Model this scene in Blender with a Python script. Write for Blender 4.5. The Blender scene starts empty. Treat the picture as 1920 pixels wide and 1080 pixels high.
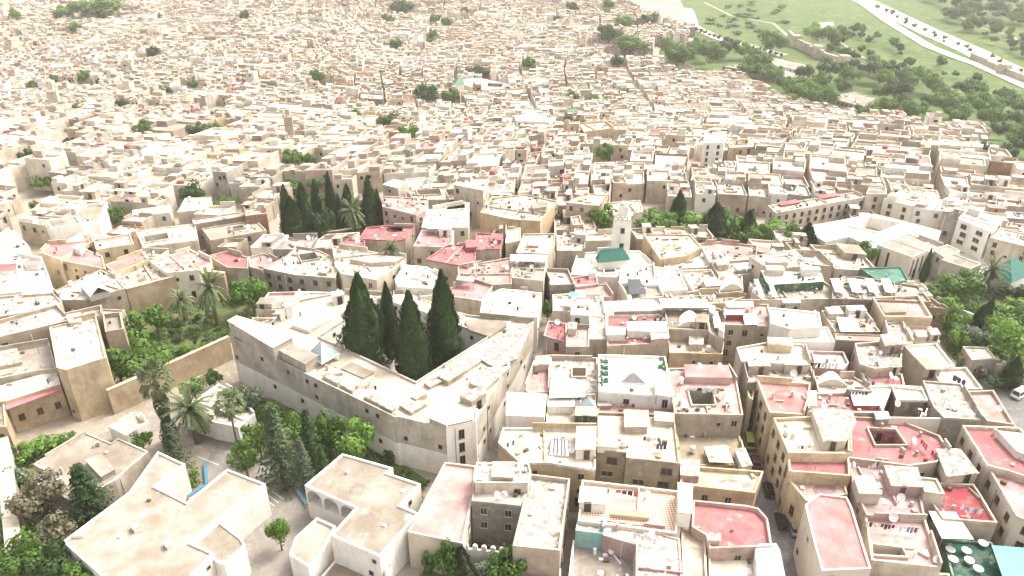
import bpy, math, random
import numpy as np
from mathutils import Vector, Matrix, noise
from mathutils.geometry import tessellate_polygon
from mathutils.bvhtree import BVHTree

# ------------------------------------------------------------------ camera, sky, sun, exposure
S = bpy.context.scene
FPX, PITCH, HC = 1400.0, math.radians(28.0), 99.0        # focal length in photo pixels, pitch, height above the streets
cam_d = bpy.data.cameras.new('camera'); cam = bpy.data.objects.new('camera', cam_d)
S.collection.objects.link(cam); S.camera = cam
cam.location = (0, 0, HC); cam.rotation_euler = (math.pi/2 - PITCH, 0, 0)
cam_d.sensor_width = 36; cam_d.lens = FPX/1920*36; cam_d.clip_start = 1; cam_d.clip_end = 6000

SUN_EL, SUN_AZ = math.radians(56), math.radians(58)      # azimuth measured from +Y (view direction) towards +X
W = bpy.data.worlds.new('World'); S.world = W; W.use_nodes = True
nt = W.node_tree; nt.nodes.clear()
sky = nt.nodes.new('ShaderNodeTexSky'); sky.sky_type = 'NISHITA'; sky.sun_disc = False
sky.sun_elevation = SUN_EL; sky.sun_rotation = SUN_AZ
sky.air_density = 0.7; sky.dust_density = 6.0; sky.ozone_density = 0.6; sky.altitude = 300
hs = nt.nodes.new('ShaderNodeHueSaturation'); hs.inputs['Saturation'].default_value = 0.26
bg = nt.nodes.new('ShaderNodeBackground'); bg.inputs['Strength'].default_value = 0.15
ow = nt.nodes.new('ShaderNodeOutputWorld')
nt.links.new(sky.outputs[0], hs.inputs['Color']); nt.links.new(hs.outputs[0], bg.inputs['Color']); nt.links.new(bg.outputs[0], ow.inputs['Surface'])
sun_d = bpy.data.lights.new('sun', 'SUN'); sun = bpy.data.objects.new('sun', sun_d); S.collection.objects.link(sun)
sun_d.energy = 0.9; sun_d.angle = math.radians(16); sun_d.color = (1.0, 0.945, 0.86)
sd = Vector((math.sin(SUN_AZ)*math.cos(SUN_EL), math.cos(SUN_AZ)*math.cos(SUN_EL), math.sin(SUN_EL)))
sun.rotation_euler = sd.to_track_quat('Z', 'Y').to_euler()
S.view_settings.view_transform = 'Standard'; S.view_settings.look = 'None'
S.view_settings.exposure = 2.02; S.view_settings.gamma = 1.0
S.cycles.max_bounces = 6; S.cycles.diffuse_bounces = 3; S.cycles.volume_bounces = 1
S.cycles.transparent_max_bounces = 12

rnd = random.Random(7)
COL = S.collection

# ------------------------------------------------------------------ terrain and picking
FW = Vector((0, math.cos(PITCH), -math.sin(PITCH))); UPV = Vector((0, math.sin(PITCH), math.cos(PITCH)))
CAMP = Vector((0, 0, HC))
def sm(t): t = max(0.0, min(1.0, t)); return t*t*(3-2*t)
def T(x, y):                     # the near quarter is level, the town beyond dips to the valley and climbs the far bank
    return -26.0*sm((y-265)/230.0) + 0.05*max(0.0, y-640)
def hfac(y): return max(.78, min(1.0, .78+(y-380)/320*.22))      # houses further off are lower
def ray(px, py):
    return (Vector((1, 0, 0))*(px-960) + FW*FPX - UPV*(py-540)).normalized()
def P(px, py, z=0.0):            # point where the sight line meets the level z
    d = ray(px, py); t = (z-HC)/d.z
    return CAMP + d*t
def PT(px, py, h=0.0):           # point where the sight line meets the terrain (raised by h)
    d = ray(px, py); lo, hi = 20.0, 2500.0
    for k in range(40):
        m = (lo+hi)/2; q = CAMP + d*m
        if q.z > T(q.x, q.y)+h: lo = m
        else: hi = m
    return CAMP + d*lo
def pix(p):
    v = p - CAMP; zc = v.dot(FW)
    if zc < 1: return None
    return (960 + FPX*v.x/zc, 540 - FPX*v.dot(UPV)/zc, FPX/zc)
def pts(s): return [tuple(float(c) for c in q.split(',')) for q in s.split()]

# ------------------------------------------------------------------ materials
def mat(name):
    m = bpy.data.materials.new(name); m.use_nodes = True
    n = m.node_tree.nodes; n.clear()
    o = n.new('ShaderNodeOutputMaterial'); b = n.new('ShaderNodeBsdfPrincipled')
    m.node_tree.links.new(b.outputs[0], o.inputs['Surface'])
    b.inputs['Specular IOR Level'].default_value = 0.2
    return m, m.node_tree, b
def N(t, kind, **kw):
    n = t.nodes.new(kind)
    for k, v in kw.items(): setattr(n, k, v)
    return n
def mixc(t, a, b, f, mode='MIX'):
    n = N(t, 'ShaderNodeMix', data_type='RGBA', blend_type=mode)
    for s, v in ((n.inputs[0], f), (n.inputs[6], a), (n.inputs[7], b)):
        if hasattr(v, 'links'): t.links.new(v, s)
        elif isinstance(v, (int, float)): s.default_value = v
        else: s.default_value = (*v, 1)
    return n.outputs[2]
def noise_fac(t, coord, scale, lo, hi, stretch=None, detail=5, rough=.6):
    if stretch:
        mp = N(t, 'ShaderNodeMapping'); mp.inputs['Scale'].default_value = stretch
        t.links.new(coord, mp.inputs['Vector']); coord = mp.outputs[0]
    n = N(t, 'ShaderNodeTexNoise'); n.inputs['Scale'].default_value = scale
    n.inputs['Detail'].default_value = detail; n.inputs['Roughness'].default_value = rough
    t.links.new(coord, n.inputs['Vector'])
    r = N(t, 'ShaderNodeMapRange', clamp=True); r.inputs[1].default_value = lo; r.inputs[2].default_value = hi
    t.links.new(n.outputs['Fac'], r.inputs[0])
    return r.outputs[0]
def surface(name, kind, attr=False):
    m, t, b = mat(name)
    geo = N(t, 'ShaderNodeNewGeometry'); pos = geo.outputs['Position']
    oi = N(t, 'ShaderNodeObjectInfo')
    if attr:
        a = N(t, 'ShaderNodeAttribute', attribute_name='Col'); col = a.outputs['Color']
    else:
        col = oi.outputs['Color']
    if kind == 'wall':
        f = noise_fac(t, pos, .22, .35, .7); col = mixc(t, col, mixc(t, col, (.62, .58, .54), 1.0, 'MULTIPLY'), f)
        f = noise_fac(t, pos, .9, .46, .68, (.8, .8, .20), 8, .7); mk = noise_fac(t, pos, .13, .40, .62); g0 = N(t, 'ShaderNodeMath', operation='MULTIPLY'); t.links.new(f, g0.inputs[0]); t.links.new(mk, g0.inputs[1]); g = N(t, 'ShaderNodeMath', operation='MULTIPLY'); t.links.new(g0.outputs[0], g.inputs[0]); g.inputs[1].default_value = .75
        col = mixc(t, col, (.185, .155, .125), g.outputs[0])
        f = noise_fac(t, pos, .55, .54, .61, None, 9, .75); g = N(t, 'ShaderNodeMath', operation='MULTIPLY'); t.links.new(f, g.inputs[0]); g.inputs[1].default_value = .55
        col = mixc(t, col, (.52, .43, .32), g.outputs[0])
        f = noise_fac(t, pos, 5.0, .3, .7); col = mixc(t, mixc(t, col, (.80, .79, .77), 1.0, 'MULTIPLY'), col, f)
        bs, bd = 6.0, .35
    elif kind == 'white':
        f = noise_fac(t, pos, .8, .52, .76, (.8, .8, .20), 8, .7); g = N(t, 'ShaderNodeMath', operation='MULTIPLY'); t.links.new(f, g.inputs[0]); g.inputs[1].default_value = .55
        col = mixc(t, col, (.34, .29, .23), g.outputs[0])
        f = noise_fac(t, pos, .5, .4, .75, None, 6); col = mixc(t, col, mixc(t, col, (.88, .86, .83), 1.0, 'MULTIPLY'), f)
        bs, bd = 5.0, .2
    elif kind == 'roof':
        f = noise_fac(t, pos, .2, .36, .62); col = mixc(t, col, mixc(t, col, (.66, .61, .56), 1.0, 'MULTIPLY'), f)
        f = noise_fac(t, pos, .42, .50, .66, None, 9, .72); g = N(t, 'ShaderNodeMath', operation='MULTIPLY'); t.links.new(f, g.inputs[0]); g.inputs[1].default_value = .72
        col = mixc(t, col, (.20, .165, .13), g.outputs[0])
        f = noise_fac(t, pos, .33, .60, .72, None, 8, .68); g = N(t, 'ShaderNodeMath', operation='MULTIPLY'); t.links.new(f, g.inputs[0]); g.inputs[1].default_value = .5
        col = mixc(t, col, (.66, .60, .50), g.outputs[0])
        f = noise_fac(t, pos, 3.5, .3, .7, None, 6); col = mixc(t, mixc(t, col, (.80, .78, .75), 1.0, 'MULTIPLY'), col, f)
        bs, bd = 4.0, .3
    elif kind == 'rubble':
        v = N(t, 'ShaderNodeTexVoronoi'); v.inputs['Scale'].default_value = 1.5; t.links.new(pos, v.inputs['Vector'])
        h = N(t, 'ShaderNodeSeparateColor'); t.links.new(v.outputs['Color'], h.inputs[0])
        r = N(t, 'ShaderNodeMapRange'); r.inputs[3].default_value = .45; r.inputs[4].default_value = 1.35; t.links.new(h.outputs[0], r.inputs[0])
        gm = N(t, 'ShaderNodeCombineColor'); [t.links.new(r.outputs[0], gm.inputs[k]) for k in range(3)]
        col = mixc(t, col, gm.outputs[0], 1.0, 'MULTIPLY')
        f = noise_fac(t, pos, .5, .48, .68, None, 9, .75); g = N(t, 'ShaderNodeMath', operation='MULTIPLY'); t.links.new(f, g.inputs[0]); g.inputs[1].default_value = .7
        col = mixc(t, col, (.20, .165, .125), g.outputs[0])
        bs, bd = 3.0, .6
    elif kind == 'tiles':                       # small red and cream chequered floor tiles
        mp = N(t, 'ShaderNodeMapping'); mp.inputs['Rotation'].default_value = (0, 0, .75); t.links.new(pos, mp.inputs['Vector'])
        c = N(t, 'ShaderNodeTexChecker'); c.inputs['Scale'].default_value = 3.0; t.links.new(mp.outputs[0], c.inputs['Vector'])
        col = mixc(t, col, (.40, .17, .10), c.outputs['Fac'])
        f = noise_fac(t, pos, .4, .5, .8); col = mixc(t, col, (.50, .42, .33), f)
        bs, bd = 3.0, .1
    rr = N(t, 'ShaderNodeMapRange'); rr.inputs[3].default_value = .88; rr.inputs[4].default_value = 1.08; t.links.new(oi.outputs['Random'], rr.inputs[0])
    gm = N(t, 'ShaderNodeCombineColor'); [t.links.new(rr.outputs[0], gm.inputs[k]) for k in range(3)]
    col = mixc(t, col, gm.outputs[0], 1.0, 'MULTIPLY')
    t.links.new(col, b.inputs['Base Color']); b.inputs['Roughness'].default_value = .9
    nz = N(t, 'ShaderNodeTexNoise'); nz.inputs['Scale'].default_value = bs; nz.inputs['Detail'].default_value = 6; t.links.new(pos, nz.inputs['Vector'])
    bp = N(t, 'ShaderNodeBump'); bp.inputs['Strength'].default_value = bd; bp.inputs['Distance'].default_value = .12
    t.links.new(nz.outputs['Fac'], bp.inputs['Height']); t.links.new(bp.outputs[0], b.inputs['Normal'])
    return m
def flat(name, rgb, rough=.8, metal=0, spec=.3, bump=0):
    m, t, b = mat(name)
    geo = N(t, 'ShaderNodeNewGeometry'); f = noise_fac(t, geo.outputs['Position'], 1.3, .3, .75)
    col = mixc(t, rgb, tuple(c*.72 for c in rgb), f)
    t.links.new(col, b.inputs['Base Color']); b.inputs['Roughness'].default_value = rough
    b.inputs['Metallic'].default_value = metal; b.inputs['Specular IOR Level'].default_value = spec
    return m
def leafmat(name, c1, c2, tr=.25):
    m, t, b = mat(name)
    geo = N(t, 'ShaderNodeNewGeometry'); oi = N(t, 'ShaderNodeObjectInfo')
    col = mixc(t, c1, c2, geo.outputs['Random Per Island'])
    rr = N(t, 'ShaderNodeMapRange'); rr.inputs[3].default_value = .75; rr.inputs[4].default_value = 1.2; t.links.new(oi.outputs['Random'], rr.inputs[0])
    gm = N(t, 'ShaderNodeCombineColor'); [t.links.new(rr.outputs[0], gm.inputs[k]) for k in range(3)]
    col = mixc(t, col, gm.outputs[0], 1.0, 'MULTIPLY')
    t.links.new(col, b.inputs['Base Color']); b.inputs['Roughness'].default_value = .65
    tl = N(t, 'ShaderNodeBsdfTranslucent'); t.links.new(col, tl.inputs['Color'])
    ms = N(t, 'ShaderNodeMixShader'); ms.inputs[0].default_value = tr
    o = [n for n in t.nodes if n.type == 'OUTPUT_MATERIAL'][0]
    t.links.new(b.outputs[0], ms.inputs[1]); t.links.new(tl.outputs[0], ms.inputs[2]); t.links.new(ms.outputs[0], o.inputs['Surface'])
    return m
def ground_mat(name, c1, c2, c3, s1=.05, s2=.6):
    m, t, b = mat(name)
    pos = N(t, 'ShaderNodeNewGeometry').outputs['Position']
    col = mixc(t, c1, c2, noise_fac(t, pos, s1, .38, .62, None, 8, .65))
    col = mixc(t, col, c3, noise_fac(t, pos, s2, .50, .66, None, 9, .72))
    t.links.new(col, b.inputs['Base Color']); b.inputs['Roughness'].default_value = .95
    return m
M = dict(
    wall=surface('plaster_wall', 'wall'), white=surface('whitewash', 'white'), roof=surface('roof_screed', 'roof'),
    rubble=surface('roof_rubble', 'rubble'), tiles=surface('roof_tiles', 'tiles'),
    awall=surface('far_plaster', 'wall', True), aroof=surface('far_roof', 'roof', True),
    pane=flat('window_pane', (.025, .024, .025), .25, 0, .5), frame=flat('window_frame', (.16, .10, .06), .7), wframe=flat('white_frame', (.40, .36, .29), .7),
    wood=flat('dark_wood', (.10, .055, .03), .7), blue=flat('blue_paint', (.05, .19, .27), .7), green=flat('green_glaze', (.045, .17, .12), .45),
    tin=flat('white_sheet', (.70, .68, .63), .5), glassroof=flat('skylight_glass', (.30, .38, .37), .2, 0, .6), dish=flat('dish_paint', (.70, .67, .62), .5),
    metal=flat('grey_metal', (.25, .25, .25), .5, .4), tank=flat('dark_tank', (.04, .045, .05), .5), solar=flat('solar_glass', (.05, .07, .09), .15, 0, .6),
    asphalt=ground_mat('asphalt', (.10, .095, .09), (.15, .14, .13), (.20, .18, .16), .2, 1.2),
    earth=ground_mat('dusty_ground', (.28, .235, .18), (.21, .175, .13), (.34, .29, .22)),
    paving=ground_mat('yard_paving', (.21, .185, .155), (.17, .15, .125), (.26, .23, .195), .12, .9),
    grass=ground_mat('meadow', (.040, .076, .014), (.064, .100, .024), (.135, .125, .055), .02, .14),
    garden=ground_mat('garden_soil', (.06, .10, .022), (.11, .11, .045), (.19, .16, .095), .12, .6),
    road=ground_mat('pale_road', (.46, .43, .37), (.38, .355, .31), (.50, .47, .41), .05, .5),
    lgreen_sheet=flat('green_sheet', (.11, .30, .23), .6), pinksheet=flat('pink_sheet', (.55, .16, .18), .7), sandsheet=flat('sand_sheet', (.60, .48, .28), .7),
    trunk=flat('bark', (.13, .09, .06), .9),
    leaf=leafmat('leaf_mid', (.042, .098, .012), (.098, .175, .028)), bright=leafmat('leaf_bright', (.075, .155, .018), (.15, .25, .045), .3),
    dark=leafmat('leaf_dark', (.020, .050, .013), (.050, .090, .024), .18), cyp=leafmat('leaf_cypress', (.022, .052, .015), (.064, .112, .034), .14),
    olive=leafmat('leaf_olive', (.075, .105, .055), (.14, .175, .10), .2), conif=leafmat('leaf_conifer', (.035, .058, .025), (.085, .110, .050), .15),
    palm=leafmat('leaf_palm', (.065, .095, .035), (.14, .165, .07), .2), dry=leafmat('leaf_dry', (.14, .10, .06), (.22, .17, .10), .2), brownish=leafmat('leaf_brownish', (.075, .07, .04), (.15, .13, .075), .2),
)
RGB = dict(
    cream=(0.6, 0.525, 0.42), yellow=(0.64, 0.53, 0.345), ochre=(0.51, 0.39, 0.245), tan=(0.4, 0.33, 0.25), white=(0.68, 0.64, 0.565), grey=(0.35, 0.32, 0.275),
    brown=(0.28, 0.23, 0.175), pinkw=(.50,.355,.32), olive=(0.3, 0.255, 0.18), brick=(.37, .215, .13), sand=(0.49, 0.42, 0.33), peach=(0.52, 0.41, 0.3),
    pale=(.58, .515, .41), beige=(.315,.277,.23), rub=(0.38, 0.33, 0.275), pink=(0.51, 0.24, 0.235), red=(0.32, 0.055, 0.07), lpink=(.52,.325,.30), rose=(.395,.145,.15),
    green=(.06, .16, .10), dgreen=(.02, .09, .06), purple=(.36, .27, .26), blue=(.07, .20, .28), turq=(.30, .55, .52), lgreen=(.08, .20, .15))
ROOFMAT = dict(rub='rubble', tilec='tiles')
RGB['stone'] = (.47, .42, .345); RGB['tilec'] = (.62, .54, .42)

CLOTH = [flat('cloth_%d' % i, c) for i, c in enumerate(((.55, .08, .09), (.70, .68, .64), (.08, .10, .18), (.60, .35, .25), (.15, .30, .42), (.04, .04, .05)))]
# ------------------------------------------------------------------ mesh building
class MB:
    def __init__(s): s.v = []; s.f = []; s.m = []; s.c = []
    def add(s, vs, fs, mi=0, col=None):
        o = len(s.v); s.v += [tuple(v) for v in vs]
        for f in fs: s.f.append([i+o for i in f]); s.m.append(mi); s.c.append(col)
    def quad(s, a, b, c, d, mi=0, col=None): s.add([a, b, c, d], [(0, 1, 2, 3)], mi, col)
    def prism(s, poly, z0, z1, mi=0, top=None, col=None, tcol=None, bottom=False):
        n = len(poly); vs = [(p[0], p[1], z0) for p in poly] + [(p[0], p[1], z1) for p in poly]
        s.add(vs, [(i, (i+1) % n, (i+1) % n+n, i+n) for i in range(n)], mi, col)
        tm = mi if top is None else top; tc = tcol or col
        if n == 4: s.add([(p[0], p[1], z1) for p in poly], [(0, 1, 2, 3)], tm, tc)
        else: s.sheet(poly, z1, tm, tc)
        if bottom: s.add([(p[0], p[1], z0) for p in poly], [tuple(range(n-1, -1, -1))], mi, col)
    def box(s, c, sx, sy, sz, rz=0, mi=0, col=None, top=None, tcol=None):    # c = centre of the base
        ca, sa = math.cos(rz), math.sin(rz)
        q = [(c[0]+x*ca-y*sa, c[1]+x*sa+y*ca) for x, y in ((-sx/2, -sy/2), (sx/2, -sy/2), (sx/2, sy/2), (-sx/2, sy/2))]
        s.prism(q, c[2], c[2]+sz, mi, top, col, tcol, True)
    def sheet(s, poly, z, mi=0, col=None, holes=()):
        loops = [[Vector((p[0], p[1], 0)) for p in poly]] + [[Vector((p[0], p[1], 0)) for p in h] for h in holes]
        allp = [p for l in loops for p in l]
        fs = []
        for t in tessellate_polygon(loops):
            a, b, c = (allp[i] for i in t)
            if (b-a).cross(c-a).z < 0: t = (t[0], t[2], t[1])
            fs.append(t)
        s.add([(p.x, p.y, z) for p in allp], fs, mi, col)
    def tube(s, p0, p1, r0, r1, n=6, mi=0):
        p0, p1 = Vector(p0), Vector(p1); d = (p1-p0).normalized()
        a = d.orthogonal().normalized(); b = d.cross(a)
        r = [(p0+(a*math.cos(2*math.pi*k/n)+b*math.sin(2*math.pi*k/n))*r0) for k in range(n)] + [(p1+(a*math.cos(2*math.pi*k/n)+b*math.sin(2*math.pi*k/n))*r1) for k in range(n)]
        s.add(r, [(k, (k+1) % n, (k+1) % n+n, k+n) for k in range(n)] + [tuple(range(2*n-1, n-1, -1))][::-1], mi)
    def mesh(s, name, mats, org=(0, 0, 0)):
        me = bpy.data.meshes.new(name)
        o = Vector(org)
        me.from_pydata([(v[0]-o[0], v[1]-o[1], v[2]-o[2]) for v in s.v], [], s.f)
        for m in mats: me.materials.append(M[m] if isinstance(m, str) else m)
        me.polygons.foreach_set('material_index', s.m)
        if any(c is not None for c in s.c):
            at = me.color_attributes.new('Col', 'FLOAT_COLOR', 'CORNER')
            arr = np.ones((len(me.loops), 4), np.float32); k = 0
            for f, c in zip(s.f, s.c):
                if c is not None: arr[k:k+len(f), :3] = c
                k += len(f)
            at.data.foreach_set('color', arr.ravel())
        me.update(); return me
    def build(s, name, mats, parent=None, color=None, org=None):
        org = org if org is not None else (parent_org(parent) if parent else (0, 0, 0))
        return link(name, s.mesh(name, mats, org), parent, color, (0, 0, 0) if parent else org)
ORG = {}
def parent_org(o):
    p = Vector((0, 0, 0))
    while o: p = p + Vector(o.location); o = o.parent
    return p
def link(name, me, parent=None, color=None, loc=(0, 0, 0)):
    o = bpy.data.objects.new(name, me); COL.objects.link(o)
    o.location = loc
    if parent: o.parent = parent
    if color: o.color = (*color, 1)
    return o
def thing(name, label, cat, loc, group=None):
    e = bpy.data.objects.new(name, None); COL.objects.link(e); e.location = loc; e.empty_display_size = .5
    e['label'] = label; e['category'] = cat
    if group: e['group'] = group
    return e
def tag(o, label=None, cat=None, group=None, kind=None):
    for k, v in (('label', label), ('category', cat), ('group', group), ('kind', kind)):
        if v: o[k] = v
    return o
def area(p): return .5*sum(p[i][0]*p[(i+1) % len(p)][1]-p[(i+1) % len(p)][0]*p[i][1] for i in range(len(p)))
def ccw(p): return p if area(p) > 0 else p[::-1]
def inset(p, t):
    n = len(p); out = []
    for i in range(n):
        a, b, c = Vector(p[i-1]), Vector(p[i]), Vector(p[(i+1) % n])
        d1 = (b-a).normalized(); d2 = (c-b).normalized()
        n1 = Vector((-d1.y, d1.x)); n2 = Vector((-d2.y, d2.x)); k = 1+n1.dot(n2)
        m = (n1+n2)/max(k, .35)
        out.append(tuple(b+m*t))
    return out
def inside(p, poly):
    x, y = p; c = False; n = len(poly)
    for i in range(n):
        x1, y1 = poly[i]; x2, y2 = poly[(i+1) % n]
        if (y1 > y) != (y2 > y) and x < (x2-x1)*(y-y1)/(y2-y1)+x1: c = not c
    return c

# shared small meshes ------------------------------------------------
def window_mesh(w, h, fr, sill=True, bars=1):
    b = MB(); t = .06
    b.add([(-w/2, -.02, 0), (w/2, -.02, 0), (w/2, -.02, h), (-w/2, -.02, h)], [(0, 1, 2, 3)], 0)
    for x0, x1, z0, z1 in ((-w/2-t, -w/2, -t, h+t), (w/2, w/2+t, -t, h+t), (-w/2, w/2, h, h+t), (-w/2, w/2, -t, 0)) + (((-.03, .03, 0, h),) if bars else ()):
        b.add([(x0, -.10, z0), (x1, -.10, z0), (x1, -.10, z1), (x0, -.10, z1), (x0, .02, z0), (x1, .02, z0), (x1, .02, z1), (x0, .02, z1)], [(0, 1, 2, 3), (1, 5, 6, 2), (4, 0, 3, 7), (3, 2, 6, 7), (0, 4, 5, 1)], 1)
    if sill: b.add([(-w/2-.15, -.22, -t-.08), (w/2+.15, -.22, -t-.08), (w/2+.15, -.22, -t), (-w/2-.15, -.22, -t), (-w/2-.15, .02, -t-.08), (w/2+.15, .02, -t-.08), (w/2+.15, .02, -t), (-w/2-.15, .02, -t)], [(0, 1, 2, 3), (1, 5, 6, 2), (4, 0, 3, 7), (3, 2, 6, 7)], 1)
    return b.mesh('window', ['pane', fr])
WIN = {('m', 0): window_mesh(1.0, 1.35, 'frame'), ('m', 1): window_mesh(1.0, 1.35, 'wframe'), ('s', 0): window_mesh(.7, .85, 'frame', False, 0), ('s', 1): window_mesh(.75, .8, 'wframe', False, 0),
       ('t', 0): window_mesh(.95, 1.9, 'frame'), ('t', 1): window_mesh(1.0, 1.9, 'wframe'), ('w', 0): window_mesh(2.0, 1.2, 'wframe'), ('w', 1): window_mesh(1.8, 1.3, 'frame'),
       ('slot', 0): window_mesh(.6, 5.2, 'wframe', False, 0)}
b = MB(); b.add([(-.5, -.03, 0), (.5, -.03, 0), (.5, -.03, 2.1), (-.5, -.03, 2.1)], [(0, 1, 2, 3)], 0)
for x0, x1, z0, z1 in ((-.6, -.5, 0, 2.2), (.5, .6, 0, 2.2), (-.5, .5, 2.1, 2.2)):
    b.add([(x0, -.09, z0), (x1, -.09, z0), (x1, -.09, z1), (x0, -.09, z1), (x0, .02, z0), (x1, .02, z0), (x1, .02, z1), (x0, .02, z1)], [(0, 1, 2, 3), (1, 5, 6, 2), (4, 0, 3, 7), (3, 2, 6, 7)], 1)
DOOR = [b.mesh('door', ['wood', 'wframe']), b.mesh('door', ['pane', 'frame'])]
def dish_mesh():
    b = MB(); n = 10; R = .5
    rings = []
    for k, r in enumerate((0.0, .3, .5)):
        rings.append([(r*math.cos(2*math.pi*i/n), -.32*(r/.5)**2*.45+.02, r*math.sin(2*math.pi*i/n)*1.05) for i in range(n)])
    tilt = Matrix.Rotation(-.55, 3, 'X')
    vs = [tilt @ Vector(p) + Vector((0, 0, .95)) for r in rings for p in r]
    b.add(vs, [(k*n+i, k*n+(i+1) % n, (k+1)*n+(i+1) % n, (k+1)*n+i) for k in range(2) for i in range(n)], 0)
    b.tube((0, .12, 0), (0, .1, .9), .04, .04, 5, 1); b.tube((0, .1, .6), (0, -.45, .95), .02, .02, 4, 1)
    return b.mesh('satellite_dish', ['dish', 'metal'])
DISH = dish_mesh()
b = MB()
b.tube((0, 0, .3), (0, 0, 1.5), .5, .5, 10); b.tube((0, 0, 1.5), (0, 0, 1.62), .5, .2, 10)
for a in range(4): b.tube((.35*math.cos(a*1.57), .35*math.sin(a*1.57), 0), (.35*math.cos(a*1.57), .35*math.sin(a*1.57), .3), .05, .05, 4, 1)
TANK = b.mesh('water_tank', ['dish', 'metal'])
b = MB(); b.box((0, 0, .1), .9, .4, .7, 0, 0); b.tube((0, -.21, .45), (0, -.23, .45), .28, .28, 10, 1)
AIRC = b.mesh('air_conditioner', ['tin', 'metal'])
# ------------------------------------------------------------------ houses
HOUSES = []      # dict per house: polygons in the world, levels, for windows and for the infill
FOOT = []        # footprints no infill house may stand on
SHEETS = []
def wpoly(s, z): return [tuple(P(x, y, z)[:2]) for x, y in (pts(s) if isinstance(s, str) else s)]
def solve_level(pp, h):                         # level of a roof h above the ground under its middle
    cx = sum(p[0] for p in pp)/len(pp); cy = sum(p[1] for p in pp)/len(pp)
    q = PT(cx, cy, h); return q.z, q.z-h
def ring(b, poly, inner, z0, z1, mi=0, outer=True):
    n = len(poly)
    vs = [(p[0], p[1], z1) for p in poly]+[(p[0], p[1], z1) for p in inner]+[(p[0], p[1], z0) for p in inner]+[(p[0], p[1], z0) for p in poly]
    fs = []
    for i in range(n):
        j = (i+1) % n
        fs += [(i, j, j+n, i+n), (i+n, j+n, j+2*n, i+2*n)]
        if outer: fs.append((i+3*n, j+3*n, j, i))
    b.add(vs, fs, mi)
def shade(c, k): return tuple(min(.85, x*k) for x in c)
def wall_mat(w): return 'white' if w in ('white', 'pale') else 'wall'
def roof_mat(r): return ROOFMAT.get(r, 'roof')
def put_hut(root, poly, z0, z1, wall, roof, door=True, name='roof_hut', r=None):
    r = r or rnd
    b = MB(); b.prism(poly, z0, z1-.12, 0); e = inset(poly, -.15)
    b.prism(e, z1-.12, z1, 1, None, None, None, True)
    hw = b.build(name, [wall_mat(wall), roof_mat(roof)], root, RGB[wall])
    b2 = MB(); b2.sheet(inset(poly, -.10), z1+.03, 0)
    b2.build('hut_roof', [roof_mat(roof)], hw, RGB[roof], parent_org(root))
    if door and z1-z0 > 1.9:
        best, bi = -1, 0
        for i in range(len(poly)):
            a, c = Vector(poly[i]), Vector(poly[(i+1) % len(poly)]); d = c-a
            if d.length < 1.6: continue
            nn = Vector((d.y, -d.x)).normalized(); tc = Vector((-a.x, -a.y)).normalized()
            s = nn.dot(tc)*min(1, d.length/3)+r.uniform(0, .2)
            if s > best: best, bi = s, i
        if best > 0:
            a, c = Vector(poly[bi]), Vector(poly[(bi+1) % len(poly)]); d = c-a; u = r.uniform(.3, .7); q = a+d*u; nn = Vector((d.y, -d.x)).normalized()*.02
            o = link('door', DOOR[r.random() < .5], hw, None, Vector((q.x+nn.x, q.y+nn.y, z0))-parent_org(root))
            o.rotation_euler = (0, 0, math.atan2(d.y, d.x))
    return hw
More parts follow.
